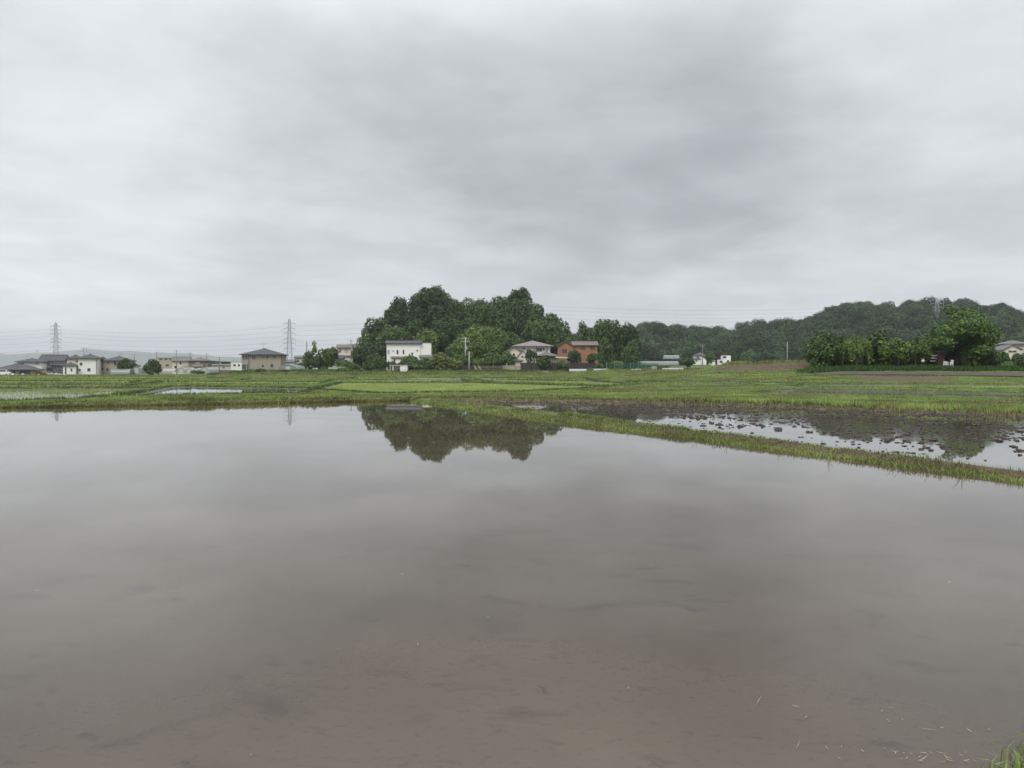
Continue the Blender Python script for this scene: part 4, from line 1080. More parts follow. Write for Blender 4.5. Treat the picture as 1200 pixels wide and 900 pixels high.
tunnel('greenhouse', 'white plastic tunnel with a round end at the right edge of the bank', 1165, 1184, 413.6, 426, 122, 8, PLASTICW, group=GHG)
# rows of white crop fleece on the vegetable plots
for a, b, y, lab in [(667.5, 687.5, 433.4, 'white crop fleece tunnel in front of the dark fence, left one'), (696, 713.5, 433.2, 'white crop fleece tunnel in front of the dark fence, right one'), (740, 751.5, 433.4, 'short white crop fleece tunnel before the green net fence')]:
    tunnel('crop_fleece', lab, a, b, y - 1.3, y + 1.8, 190, None, PLASTICW, group='white crop fleeces', hoops=3)

def run(x0, y0, x1, y1):
    d = math.hypot(x1 - x0, y1 - y0); return d, math.atan2(y1 - y0, x1 - x0)
def fence(name, label, pxa, Da, pxb, Db, h, kind, m, group=None, step=1.8, zb=None):
    xa, xb = W(pxa, Da), W(pxb, Db); d, an = run(xa, Da, xb, Db)
    za = base_z((pxa + pxb) / 2, (Da + Db) / 2) if zb is None else zb
    root = tag(empty(name, (xa, Da, za - .05), an), label, 'fence' if kind != 'wall' else 'wall', group)
    rg = np.random.default_rng(int(pxa * 3))
    if kind == 'boards':
        b = MB(); x = 0.
        while x < d:
            ww = rg.uniform(.16, .24); b.box(x, min(x + ww, d), -.02 - rg.uniform(0, .02), .02, 0, h * rg.uniform(.96, 1.03)); x += ww + .012
        b.build('board_panel', m, root)
    elif kind == 'rails':
        b = MB()
        for z in np.linspace(h * .15, h * .9, 4): b.box(0, d, -.03, .03, z, z + .16)
        b.build('rail_panel', m, root)
    elif kind == 'net':
        b = MB(); n = 40
        xs = np.linspace(0, d, n); zs = [h * (.97 + .04 * rg.uniform(-1, 1)) for _ in xs]
        for i in range(n - 1): b.poly([(xs[i], .05 * math.sin(i), .02), (xs[i + 1], .05 * math.sin(i + 1), .02), (xs[i + 1], .05 * math.sin(i + 1), zs[i + 1]), (xs[i], .05 * math.sin(i), zs[i])])
        b.build('net', m, root)
    elif kind == 'wall':
        b = MB(); b.box(0, d, -.1, .1, -.2, h); b.build('wall_body', m, root)
        c = MB(); c.box(-.05, d + .05, -.14, .14, h, h + .1); c.build('coping', CONC, root)
    if kind != 'wall':
        for x in np.arange(0, d + .01, step):
            p = MB(); p.box(x - .05, x + .05, .03, .13, -.3, h * 1.06); p.build('post', m if kind != 'net' else STEEL, root)
    return root
netm = bpy.data.materials.new('green_net'); netm.use_nodes = True
t = netm.node_tree; b = t.nodes['Principled BSDF']; b.inputs['Base Color'].default_value = (.025, .10, .065, 1); b.inputs['Roughness'].default_value = .8
tr = t.nodes.new('ShaderNodeBsdfTransparent'); mx = t.nodes.new('ShaderNodeMixShader'); mx.inputs[0].default_value = .5
t.links.new(tr.outputs[0], mx.inputs[1]); t.links.new(b.outputs[0], mx.inputs[2]); t.links.new(mx.outputs[0], t.nodes['Material Output'].inputs['Surface'])
fence('garden_wall', 'grey block wall under the hedge left of the white shed', 385, 211, 434, 207, 1.15, 'wall', CONC)
fence('board_fence', 'dark board fence below the hill right of the white house', 527, 206, 556, 204, 1.6, 'boards', DARKWOOD, step=2.5)
fence('rail_fence', 'weathered rail fence between the thin pale post and the cream outbuilding', 556, 203, 592, 201, 1.5, 'rails', OLDWOOD)
fence('block_wall', 'pale stained block wall in front of the cream outbuilding', 589, 201.5, 610, 201, 1.5, 'wall', mat('stained_blocks', (.33, .28, .21), .9, .3, 1.5))
fence('board_fence', 'long dark board fence in front of the grey-roofed and orange houses', 610, 202, 698, 203, 2.35, 'boards', DARKWOOD, step=2.7)
fence('green_net_fence', 'green garden net on thin posts right of the orange house', 711, 201, 772, 204, 2.0, 'net', netm, step=2.2)
fence('board_fence', 'dark reddish brown fence behind the fields left of the tan house', 243, 262, 278, 268, 1.7, 'boards', BROWNW, step=3)
fence('low_kerb_wall', 'low concrete wall before the white house at the field edge', 78, 238, 118, 238, .35, 'wall', CONC)

def cabin():
    D = 196.; k = D / FPX; x = W(467, D); zb = Z(439.4, D)
    root = tag(empty('storage_cabin', (x, D, zb)), 'small white storage cabin with open dark left half, before the long white house', 'shed')
    wd = 20 * k; h = 11 * k
    b = MB(); b.box(-wd / 2, wd / 2, 1.7, 1.8, 0, h); b.box(-wd / 2, -wd / 2 + .1, 0, 1.7, 0, h); b.box(wd / 2 - 8 * k, wd / 2, 0, 1.7, 0, h); b.box(-wd / 2 + .1, wd / 2 - 8 * k, 0, .08, 0, h * .3)
    b.build('wall', WHITE, root)
    r = MB(); r.prism([(-wd / 2 - .15, h), (wd / 2 + .15, h + .02), (wd / 2 + .15, h + .16), (-wd / 2 - .15, h + .12)], -.15, 1.95); r.build('roof', mat('cabin_roof', (.55, .54, .5), .7, .15), root)
    d = MB(); d.box(wd / 2 - 6.6 * k, wd / 2 - 1.2 * k, -.05, -.002, .05, h * .93); do = d.build('door', TRIMW, root)
    hh = MB(); hh.tube((wd / 2 - 2 * k, -.1, h * .45), (wd / 2 - 2 * k, -.1, h * .6), .03); hh.build('handle', TRIM, do)
    p = MB(); p.box(-wd / 2 + 3 * k, -wd / 2 + 4 * k, -.02, .06, 0, h); p.build('post', TRIMW, root)
cabin()
def carport():
    D = 207.; k = D / FPX; x = W(660, D); zb = 1.2
    root = tag(empty('carport', (x, D, zb)), 'carport with a flat white roof between the grey-roofed and orange houses', 'carport')
    zt = Z(419.3, D) - zb
    r = MB(); r.prism([(-9 * k, zt + .05), (9 * k, zt - .12), (9 * k, zt + .1), (-9 * k, zt + .3)], 0, 5); r.build('roof', TRIMW, root)
    for a in (-8, 8):
        for yy in (.3, 4.6):
            q = MB(); q.box(a * k - .06, a * k + .06, yy, yy + .12, -.2, zt); q.build('post', STEEL, root)
carport()
def tank():
    D = 194.; k = D / FPX; x = W(767, D); zb = Z(435, D)
    root = tag(empty('water_tank', (x, D, zb)), 'white cube water tank in a frame at the right end of the green net fence', 'tank')
    a = 2.9 * k; h = 5.6 * k
    mb = MB()
    prof = [(math.copysign(abs(math.cos(t_)) ** .35, math.cos(t_)) * a, math.copysign(abs(math.sin(t_)) ** .35, math.sin(t_)) * a) for t_ in np.linspace(0, 2 * math.pi, 25)[:-1]]
    rings = [(.1, .92), (.16, 1), (h - .1, 1), (h - .02, .9), (h, .5)]
    for (z0, s0), (z1, s1) in zip(rings[:-1], rings[1:]):
        for i in range(24):
            j = (i + 1) % 24
            mb.poly([(prof[i][0] * s0, prof[i][1] * s0 + a, z0), (prof[j][0] * s0, prof[j][1] * s0 + a, z0), (prof[j][0] * s1, prof[j][1] * s1 + a, z1), (prof[i][0] * s1, prof[i][1] * s1 + a, z1)])
    mb.poly([(p[0] * .5, p[1] * .5 + a, h) for p in prof]); mb.build('tank_body', PLASTICW, root)
    c = MB(); c.tube((0, a, h), (0, a, h + .1), .22, .22, 12); c.build('cap', TRIM, root)
    f = MB()
    for s in (-1, 1):
        for yy in (0, 2 * a): f.tube((s * a * 1.02, yy, 0), (s * a * 1.02, yy, h * .98), .03)
    for z in np.linspace(.08, h * .95, 5):
        f.path([(-a * 1.02, -.03, z), (a * 1.02, -.03, z), (a * 1.02, 2 * a + .03, z), (-a * 1.02, 2 * a + .03, z), (-a * 1.02, -.03, z)], .02)
    f.build('frame', STEEL, root)
tank()
def white_box(px, D, y0, wpx, hpx, label, m=TRIMW, name='white_crate', cat='crate'):
    k = D / FPX; x = W(px, D); root = tag(empty(name, (x, D, Z(y0, D))), label, cat)
    a, h = wpx * k / 2, hpx * k
    b = MB(); t_ = .04
    b.box(-a, a, 0, t_, 0, h); b.box(-a, a, 2 * a - t_, 2 * a, 0, h); b.box(-a, -a + t_, t_, 2 * a - t_, 0, h); b.box(a - t_, a, t_, 2 * a - t_, 0, h); b.box(-a + t_, a - t_, t_, 2 * a - t_, 0, t_)
    b.build('body', m, root)
    r = MB(); r.box(-a - .03, a + .03, -.03, .0, h - .08, h); r.box(-a - .03, a + .03, 2 * a, 2 * a + .03, h - .08, h); r.build('rim', m, root)
white_box(639.5, 193, 438.2, 6, 3.4, 'white crate on the ground before the dark board fence', CONC, 'white_crate')
def heap(px, D, y0, wpx, hpx, label):
    k = D / FPX; a, h = wpx * k / 2, hpx * k; n = 18; V = []; rg = np.random.default_rng(9)
    for i in range(9):
        for j in range(n):
            f = i / 8 * math.pi / 2; V.append((math.cos(j / n * 6.283) * math.cos(f) * a * rg.uniform(.85, 1.1), a + math.sin(j / n * 6.283) * math.cos(f) * a * rg.uniform(.85, 1.1), math.sin(f) * h * rg.uniform(.9, 1.08)))
    ids = np.arange(9 * n).reshape(9, n); F = np.stack([ids[:-1], np.roll(ids[:-1], -1, 1), np.roll(ids[1:], -1, 1), ids[1:]], -1).reshape(-1, 4)
    tag(mesh_np('compost_heap', np.array(V), F, mat('compost', (.075, .058, .045), .95, .4, 3, bump=.8), loc=(W(px, D), D, Z(y0, D)), smooth=True), label, 'heap')
heap(632.5, 194, 438, 7.5, 4, 'brown heap beside the white crate before the dark fence')
# leaning boards beside the rail fence
for px, lab in ((557, 'left of two pale boards leaning on the rail fence'), (562, 'right of two pale boards leaning on the rail fence')):
    D = 199.5; mb = MB(); mb.prism([(0, 0), (.35, 0), (-.55, 1.7), (-.9, 1.7)], 0, .06); o = mb.build('leaning_board', mat('pale_board', (.36, .28, .18), .9, .2)); o.location = (W(px + 2, D), D, Z(436, D)); tag(o, lab, 'board', 'boards leaning on the rail fence')

# ------------------------------------------------------------------ utility poles
POLES = [
    (44, 409.5, 442, 252, 'slim pale concrete pole beside the bungalow', 0, 'pale'),
    (98.6, 407.6, 425, 300, 'utility pole behind the roof of the bright white house', 2, 'dark'),
    (157.5, 415, 436, 288, 'short dark utility pole right of the beige house', 2, 'dark'),
    (183.6, 412.5, 434, 300, 'utility pole left of the single round tree cluster, before the flat beige block', 1, 'dark'),
    (207, 410.2, 434, 296, 'tallest utility pole above the cream house', 1, 'dark'),
    (223, 413, 434, 298, 'utility pole with a wide crossarm between the cream and brown houses', 3, 'dark'),
    (242.3, 414, 434, 300, 'utility pole at the right end of the brown house', 1, 'dark'),
    (257.4, 418, 434, 310, 'utility pole above the brown fence', 2, 'dark'),
    (359.6, 400.4, 434, 232, 'dark utility pole left of the narrow conifer', 0, 'dark'),
    (361.8, 409, 434, 236, 'shorter post right behind the dark pole by the conifer', 0, 'dark'),
    (411.4, 398, 434, 228, 'utility pole in front of the pinkish house', 2, 'dark'),
    (545.4, 395, 436, 214, 'utility pole standing before the hill, left of the big front tree', 2, 'pale'),
    (549.8, 412, 436.5, 200, 'thin pale post right of the utility pole before the hill', 0, 'pale'),
    (823.2, 403.5, 426, 340, 'utility pole in front of the far dark-roofed white house', 1, 'dark'),
    (922.4, 400.4, 426, 380, 'pale pole standing before the wooded ridge', 0, 'pale'),
]
INS = mat('porcelain', (.6, .6, .58), .4, .1)
for px, yt, yb, D, lab, arms, tone in POLES:
    zb = min(Z(yb, D), base_z(px, D) + (.3 if D > 240 else .6)); h = Z(yt, D) - zb
    root = tag(empty('utility_pole', (W(px, D), D, zb - .3)), lab, 'pole', 'utility poles')
    m = POLE if tone == 'dark' else mat('pole_pale', (.40, .40, .38), .8, .15, 1)
    p = MB(); p.tube((0, 0, 0), (0, 0, h + .3), .19 if D > 220 else .15, .12, 10); p.build('pole_shaft', m, root, smooth=True)
    for a in range(arms):
        z = h + .3 - .45 - a * .95; ll = (1.0, 1.3, .8)[a % 3]
        c = MB(); c.box(-ll, ll, -.05, .05, z, z + .1); co = c.build('crossarm', STEEL, root)
        for s in (-.9, -.4, .4, .9):
            q = MB(); q.tube((s * ll, 0, z + .1), (s * ll, 0, z + .34), .05, .04, 6); q.build('insulator', INS, co)
    if arms >= 2:
        q = MB(); q.tube((.34, 0, h - 3.1), (.34, 0, h - 2.2), .26, .26, 10); q.build('transformer', STEEL, root)
# ------------------------------------------------------------------ power line towers
def tower_proto(name, label, H, loc, rot, arms, bw, topw):
    root = tag(empty(name, loc, rot), label, 'pylon', 'lattice power towers')
    def wdt(z):
        f = z / H
        return bw * (1 - f) ** 1.25 + topw
    legs = MB(); n = 11; zs = [H * (1 - (1 - i / n) ** 1.15) for i in range(n + 1)]; r = .10
    for sx in (-1, 1):
        for sy in (-1, 1):
            legs.path([(sx * wdt(z), sy * wdt(z), z) for z in zs], r, 4)
    legs.build('leg_frame', STEEL, root)
    br = MB()
    for a, b in zip(zs[:-1], zs[1:]):
        wa, wb = wdt(a), wdt(b)
        for p, q in (((-1, -1), (1, -1)), ((1, -1), (1, 1)), ((1, 1), (-1, 1)), ((-1, 1), (-1, -1))):
            br.tube((p[0] * wa, p[1] * wa, a), (q[0] * wb, q[1] * wb, b), .045, .045, 4); br.tube((q[0] * wa, q[1] * wa, a), (p[0] * wb, p[1] * wb, b), .045, .045, 4)
            br.tube((p[0] * wb, p[1] * wb, b), (q[0] * wb, q[1] * wb, b), .04, .04, 4)
    br.build('bracing', STEEL, root)
    pk = MB(); pk.tube((0, 0, H - .2), (0, 0, H + 1.6), .1, .05, 5); pk.build('lightning_rod', STEEL, root)
    for z, ll in arms:
        c = MB(); w0 = wdt(z)
        for s in (-1, 1):
            for sy in (-1, 1):
                c.tube((s * w0, sy * w0, z), (s * ll, 0, z - .05), .09, .07, 4); c.tube((s * w0, sy * w0, z + .9), (s * ll, 0, z), .08, .06, 4)
            c.tube((s * (w0 + ll) / 2, -w0 / 2, z), (s * (w0 + ll) / 2, w0 / 2, z), .06, .06, 4)
        co = c.build('crossarm', STEEL, root)
        for s in (-1, 1):
            q = MB(); q.tube((s * ll, 0, z - .05), (s * ll, 0, z - 1.3), .10, .10, 6); q.build('insulator', INS, co)
    return root
T1 = (W(66, 480), 480., -.1); H1 = Z(378.5, 480)
def armset(D, ys, hw): return [(Z(y, D) + .1, hw * D / FPX) for y in ys]
tower_proto('power_tower', 'grey lattice power tower rising behind the grey house at the left', H1, T1, .12, armset(480, (383, 387.6, 391.6, 397.6, 401.6, 407), 6.2), 1.25, .5)
T2 = (W(339.4, 440), 440., -.1); H2 = Z(374.2, 440)
tower_proto('power_tower', 'grey lattice power tower standing right of the tan house', H2, T2, .08, armset(440, (379.4, 385.4, 391, 397.6, 402.8, 409), 7.0), 1.35, .5)
D3 = 566.; z3 = float(ridge(np.array(W(1097, D3)), np.array(D3)))
T3 = (W(1097, D3), D3, z3 - 1); H3 = Z(349.5, D3) - z3 + 1
tower_proto('power_tower', 'pale lattice power tower peeking over the crest of the wooded ridge', H3, T3, -.2, [(H3 - q * 2.6 - 1.5, 4.6) for q in range(5)], 1.6, .5)
CABLE = mat('cable', (.16, .165, .17), .6, .1)
ys1 = (383, 387.6, 391.6, 397.6, 401.6, 407); ys2 = (379.4, 385.4, 391, 397.6, 402.8, 409)
CG = 'power cables between the lattice towers'
names = ('topmost', 'second', 'third', 'fourth', 'fifth', 'lowest')
def sag(a, b, s, n=26):
    a = np.array(a); b = np.array(b); tt = np.linspace(0, 1, n)[:, None]
    return a + (b - a) * tt - np.array((0, 0, 1.)) * (4 * s * tt * (1 - tt))
for i in range(6):
    p0 = (T1[0] + 5.4 * 480 / 900 * (1 if i % 2 else -1) * .5, 480., Z(ys1[i], 480) - 1.3); p1 = (T2[0] - .5, 440., Z(ys2[i], 440) - 1.3)
    for s_, (a, b, sg, lab) in enumerate([(p0, p1, 3.4, 'between the two left towers'), ((p0[0] - 190, 500., p0[2] - 1), p0, 3.0, 'running out of the picture left of the left tower'),
                               (p1, (W(585, 470), 470., Z(361 + i * 5.2, 470)), 2.5, 'from the second tower to the trees of the hill')]):
        mb = MB(); mb.path([tuple(q) for q in sag(a, b, sg)], .032, 4)
        tag(mb.build('power_cable', CABLE), '%s power cable %s' % (names[i], lab), 'cable', CG)
for i in range(4):
    a = (W(600, 470), 470., Z(356.5 + i * 4.6, 470)); b = (W(1097, D3) - 3, D3, T3[2] + H3 - 2 - i * 2.6)
    mb = MB(); mb.path([tuple(q) for q in sag(a, b, 5.5, 40)], .035, 4)
    tag(mb.build('power_cable', CABLE), '%s power cable over the wooded ridge right of the hill' % ('topmost', 'second', 'third', 'lowest')[i], 'cable', CG)
# ------------------------------------------------------------------ cars
def car(label, px, D, y0, lpx, paint, van=False, rot=0, group='cars parked by the houses'):
    Lm = 3.5 if van else 4.2; x = W(px, D)
    root = tag(empty('parked_van' if van else 'parked_car', (x, D, Z(y0, D)), rot), label, 'van' if van else 'car', group)
    s = lpx * D / FPX / Lm
    root.scale = (s, s, s)
    a = Lm / 2
    if van:
        low = [(-a, .3), (a, .3), (a, .95), (a - .25, 1.05), (a - .55, 1.15), (-a, 1.15)]
        cab = [(-a + .02, 1.14), (a - .5, 1.14), (a - .95, 1.85), (-a + .12, 1.88)]
    else:
        low = [(-a, .28), (a, .28), (a, .7), (a - .15, .82), (a - 1.1, .95), (-a + .55, .98), (-a + .05, .9)]
        cab = [(-a + .45, .96), (a - 1.05, .94), (a - 1.75, 1.45), (-a + 1.15, 1.47)]
    mb = MB(); mb.prism(low, -.8, .8); mb.prism([(p[0], p[1]) for p in cab], -.70, .70); mb.build('body', paint, root)
    g = MB(); c = np.array(cab); m_ = c.mean(0)
    inner = [tuple(m_ + (p - m_) * np.array((.86, .76))) for p in c]
    g.prism(inner, -.715, -.69); g.prism(inner, .69, .715); g.build('side_window', GLASS, root)
    p1, p2 = c[1], c[2]; d = (p2 - p1); nn = np.array((d[1], -d[0])); nn /= np.linalg.norm(nn); nn *= np.sign(nn[0]) * .02
    g = MB(); q0, q1 = p1 + d * .12 + nn, p1 + d * .9 + nn; g.poly([(q0[0], -.6, q0[1]), (q0[0], .6, q0[1]), (q1[0], .55, q1[1]), (q1[0], -.55, q1[1])]); g.build('windscreen', GLASS, root)
    for wx in (-a + .75, a - .75):
        for wy in (-.78, .78):
            q = MB(); q.tube((wx, wy - .1, .3), (wx, wy + .1, .3), .31, .31, 14); wo_ = q.build('wheel', mat('tyre', (.02, .02, .02), .8, .2), root)
            q = MB(); q.tube((wx, wy - .115, .3), (wx, wy + .115, .3), .18, .18, 10); q.build('rim', ALU, wo_)
    for wy in (-.55, .55):
        q = MB(); q.box(a - .04, a + .02, wy - .16, wy + .16, .58, .72); q.build('headlight', TRIMW, root)
PW = mat('paint_white', (.75, .75, .74), .3, .04, 1, spec=.5); PD = mat('paint_dark', (.05, .055, .065), .3, .1, 1, spec=.5); PS = mat('paint_silver', (.42, .44, .45), .3, .06, 1, metal=.4); PG = mat('paint_mint', (.42, .52, .46), .35, .06, 1)
car('white van parked at the far left before the bungalow', 5, 236, 440.2, 13, PW, True, .1)
car('white small car parked under the bungalow carport, left one', 17.5, 235, 440.4, 8, PW, False, 1.2)
car('silver car parked under the bungalow carport, right one', 29, 235.5, 440.4, 8.5, PS, False, 1.35)
car('pale mint van parked before the grey house', 58.5, 240, 439.6, 8, PG, True, .5)
car('white car parked between the mint van and the white house', 68.5, 240, 439.6, 7.5, PW, False, .9)
car('left one of the two white cars below the far cubic house', 864, 330, 430, 6.2, PW, False, .3)
car('right one of the two white cars below the far cubic house', 871.5, 332, 429.8, 5.4, PW, False, .2)
def tractor():
    D = 238.; x = W(48, D); root = tag(empty('tractor', (x, D, Z(441.3, D)), .5), 'small dark red tractor with a cream canopy at the field edge by the pale pole', 'tractor')
    red = mat('paint_red', (.22, .035, .025), .5, .2, 2); cream = mat('paint_cream', (.62, .5, .38), .5, .1, 2); yel = mat('paint_yellow', (.6, .45, .1), .5, .1, 2)
    b = MB(); b.prism([(-.2, .55), (1.4, .5), (1.45, 1.05), (1.2, 1.15), (-.1, 1.2)], -.32, .32); b.build('hood', red, root)
    b = MB(); b.prism([(-1.0, .5), (-.2, .5), (-.2, .75), (-.5, .8), (-.85, 1.3), (-1.0, 1.3)], -.3, .3); b.build('seat', TRIM, root)
    c = MB(); c.box(-1.2, .3, -.6, .6, 2.0, 2.1); c.build('canopy', cream, root)
    for sx in (-1.1, .2):
        for sy in (-.5, .5):
            q = MB(); q.tube((sx, sy, .7), (sx, sy, 2.0), .04); q.build('post', TRIM, root)
    for (wx, r, ww) in ((-.6, .62, .2), (1.05, .4, .14)):
        for sy in (-.62, .62):
            q = MB(); q.tube((wx, sy - ww, r), (wx, sy + ww, r), r, r, 16); o = q.build('wheel', mat('tyre', (.02, .02, .02)), root)
            q = MB(); q.tube((wx, sy - ww - .02, r), (wx, sy + ww + .02, r), r * .5, r * .5, 12); q.build('rim', yel, o)
tractor()
# ------------------------------------------------------------------ things on the right bank
def right_bank():
    D = 101.; k = D / FPX
    g0 = lambda px: float(land(np.array([W(px, D)]), np.array([D]))[0][0])
    # rusty shed
    rust = mat('rusty_sheet', (.045, .024, .016), .9, .4, 3, stretch=(1, 1, .3))
    x = W(1108.2, D); zb = g0(1108); root = tag(empty('tool_shed', (x, D + 1, zb)), 'narrow rusty red-brown tool shed under the big cherry tree', 'shed')
    a = 4.4 * k; h = Z(412.6, D + 1) - zb
    b = MB(); b.box(-a, a, 0, 1.0, -.1, h); b.build('wall', rust, root)
    r = MB(); r.prism([(-a - .1, h), (a + .1, h + .1), (a + .1, h + .16), (-a - .1, h + .06)], -.15, 1.15); r.build('roof', mat('shed_tin', (.20, .17, .14), .7, .3, 3), root)
    d = MB(); d.box(-a * .7, a * .7, -.04, -.002, .02, h * .92); do = d.build('door', mat('rusty_door', (.054, .026, .017), .9, .35, 4, stretch=(1, 1, .3)), root)
    q = MB(); q.tube((a * .5, -.09, h * .45), (a * .5, -.09, h * .6), .02); q.build('handle', STEEL, do)
    # white plastic chairs before it
    for i, (px, rz, lab) in enumerate([(1107.6, 2.7, 'white plastic chair on the bank, before the rusty shed'), (1113.8, 3.5, 'white plastic chair on the bank, right of the rusty shed and taller')]):
        x = W(px, D - 1.2); root = tag(empty('garden_chair', (x, D - 1.2, g0(px) + .22), rz), lab, 'chair', 'white plastic chairs on the bank')
        root.scale = (.95, .95, .95 + .2 * i)
        s = MB(); s.prism([(-.24, .42), (.24, .42), (.24, .46), (-.24, .46)], -.24, .24); s.build('seat', TRIMW, root)
        bk = MB()
        for u in np.linspace(-.2, .2, 5): bk.box(u - .03, u + .03, .22, .26, .46, .92)
        bk.box(-.24, .24, .215, .265, .86, .94); bk.build('backrest', TRIMW, root)
        for sx in (-.21, .21):
            for sy in (-.2, .21):
                l = MB(); l.tube((sx * 1.15, sy * 1.15, 0), (sx, sy, .42), .028, .034, 6); l.build('leg', TRIMW, root)
            ar = MB(); ar.box(sx - .03, sx + .03, -.24, .25, .64, .68); ar.box(sx - .025, sx + .025, -.24, -.19, .43, .64); ar.build('armrest', TRIMW, root)
    # white boards hung between the trees
    for j, (y, lab) in enumerate([(417, 'top'), (420.2, 'middle'), (423.4, 'bottom')]):
        b = MB(); b.box(-3.3 * k, 3.3 * k, 0, .04, 0, .10); o = b.build('hanging_board', mat('slat_white', (.30, .30, .29), .7, .15)); o.location = (W(1095 - j, D + 1), D + 1, Z(y, D + 1))
        tag(o, '%s one of three white boards hung in the trees left of the rusty shed' % lab, 'board', 'white boards in the trees')
    p = MB()
    # a white bag by the trees
    V = []; rgb = np.random.default_rng(4); n = 12
    for i in range(7):
        for j in range(n):
            f = -math.pi / 2 + math.pi * i / 6; V.append((math.cos(j / n * 6.283) * math.cos(f) * .24 * rgb.uniform(.85, 1.1), math.sin(j / n * 6.283) * math.cos(f) * .2, .3 + math.sin(f) * .22 * rgb.uniform(.9, 1.1)))
    ids = np.arange(7 * n).reshape(7, n); F = np.stack([ids[:-1], np.roll(ids[:-1], -1, 1), np.roll(ids[1:], -1, 1), ids[1:]], -1).reshape(-1, 4)
    tag(mesh_np('white_bag', np.array(V), F, GREYW, loc=(W(1080, D), D - .3, Z(425, D) - .1), smooth=True), 'white bag hanging low in the pale orchard trees', 'bag')
    for i, px in enumerate((987.5, 1010, 1053, 1073)):
        q = MB(); q.tube((0, 0, -.2), (.03, 0, 1.9), .05, .045, 6); o = q.build('orchard_stake', BARK); o.location = (W(px, D - .6), D - .6, g0(px))
        tag(o, ['wooden stake between the leftmost tree and the willow', 'wooden stake right beside the willow trunk', 'wooden stake under the left pale orchard tree', 'wooden stake under the right pale orchard tree'][i], 'stake', 'stakes along the right bank')
right_bank()

# ------------------------------------------------------------------ grass, rice, clods
def blades(P, h, w_, lean, rg, per=1, spread=0.0):
    """one three-cornered blade per point (or PER of them in a tuft)"""
    if per > 1:
        P = np.repeat(P, per, 0); h = np.repeat(h, per); w_ = np.repeat(w_, per); sp = np.repeat(spread, per) if np.ndim(spread) else spread
        P = P + np.column_stack([rg.normal(0, 1, (len(P), 2)) * (sp[:, None] if np.ndim(sp) else sp), np.zeros(len(P))])
        h = h * rg.uniform(.6, 1.1, len(P))
    n = len(P); a = rg.uniform(0, 6.283, n); d = np.column_stack([np.cos(a), np.sin(a), np.zeros(n)]); pr = np.column_stack([-d[:, 1], d[:, 0], np.zeros(n)])
    lz = rg.uniform(.1, 1, n) * lean
    tip = P + d * (lz * h)[:, None] + np.column_stack([np.zeros((n, 2)), h * np.sqrt(np.clip(1 - (lz * .7) ** 2, .1, 1))])
    V = np.stack([P - pr * w_[:, None] / 2, P + pr * w_[:, None] / 2, tip], 1).reshape(-1, 3)
    return V
def tri_obj(name, V, m): return tag(mesh_np(name, V, np.arange(len(V), dtype=np.int32).reshape(-1, 3), m), kind='stuff')
rg = np.random.default_rng(21)
N = 1500000
ang = rg.uniform(R(-36), R(36), N); D = np.exp(rg.uniform(math.log(10.5), math.log(225), N))
y = D; x = np.tan(ang) * D
z, so_, mu_, near = land(x, y)
lane_d = path_d(x, y, PATH)
keep = (mu_ < .5) & (lane_d > 1.8) & (poly_sd(x, y, EARTH) > -.2)
red = ss(24, 33, x) * (1 - ss(42, 47, x)) * ss(104, 107, y) * (1 - ss(109.8, 110.6, y))
keep &= rg.random(N) > red * .35
keep &= rg.random(N) > np.clip(so_ - .35, 0, .6)
_smk = poly_sd(x, y, MAIN); keep &= ~((_smk > .25) & (_smk < 1.9) & (y < 48) & (vnoise(x, y, 1.3, 35) < .27) & (rg.random(N) < .8))
x, y, z, so_, near = x[keep], y[keep], z[keep], so_[keep], near[keep]
n = len(x)
clump = vnoise(x, y, 1.1, 31) * vnoise(x, y, 4.5, 32)
tone = .65 * vnoise(x, y, 2.6, 33) + .35 * vnoise(x, y, .5, 34)
sm = poly_sd(x, y, MAIN); sp = poly_sd(x, y, PLOW)
between = (sm > 0) & (sm < LV + .2) & (sp > 0) & (sp < LV + .2)
pfar = (sp > 0) & (sp < 2.4) & ~between & (y > 20)
dryzone = pfar & (x < 9 + 4 * (tone - .5)) & (sp < 1.9)
h = .03 + .06 * rg.random(n) + .22 * clump ** 1.5
h = np.where(between, .03 + .05 * rg.random(n) + .20 * clump, h)
h = np.where(pfar & ~dryzone, .13 + .18 * rg.random(n), h)
h = np.where(dryzone, .05 + .12 * rg.random(n), h)
h = np.where((sm > 0) & (sm < 2.5) & ~between & (y > 25), .05 + .07 * rg.random(n) + .26 * clump, h)
edge_ = (near < .75) & (sm > 2.7) & (sp > 2.7)
h = np.where(edge_, (.08 + .14 * rg.random(n)) * (1 - .45 * ss(12, 20, x)), h)
h = np.where((x > 14) & (y > 38) & (y < 75) & (sp > 2.4), np.minimum(h, .05 + .07 * rg.random(n)), h)
h = h * (1 + .25 * ss(60, 120, y) + .7 * ss(182, 195, y))
wd = np.maximum(.010, y * .0010) * rg.uniform(.6, 1.4, n)
P = np.column_stack([x, y, z - .015])
brown = (between & (np.minimum(sm, sp) < .4) & (rg.random(n) < .3)) | (dryzone & (rg.random(n) < .7)) | ((tone < np.where(between, .26, .33)) & (rg.random(n) < .65)) | (pfar & (sp < .5) & (rg.random(n) < .7)) | ((sm < .6) & (sm > 0) & (rg.random(n) < .45))
deepg = edge_ & (rg.random(n) < .8)  # taller edge grass, coloured dark to paint in the shaded levee sides
brown &= ~deepg
fresh = ~brown & ~deepg & ((pfar & ~dryzone) | ((tone > np.where(between, .33, .52)) & (rg.random(n) < .8)))
norm = ~brown & ~fresh & ~deepg
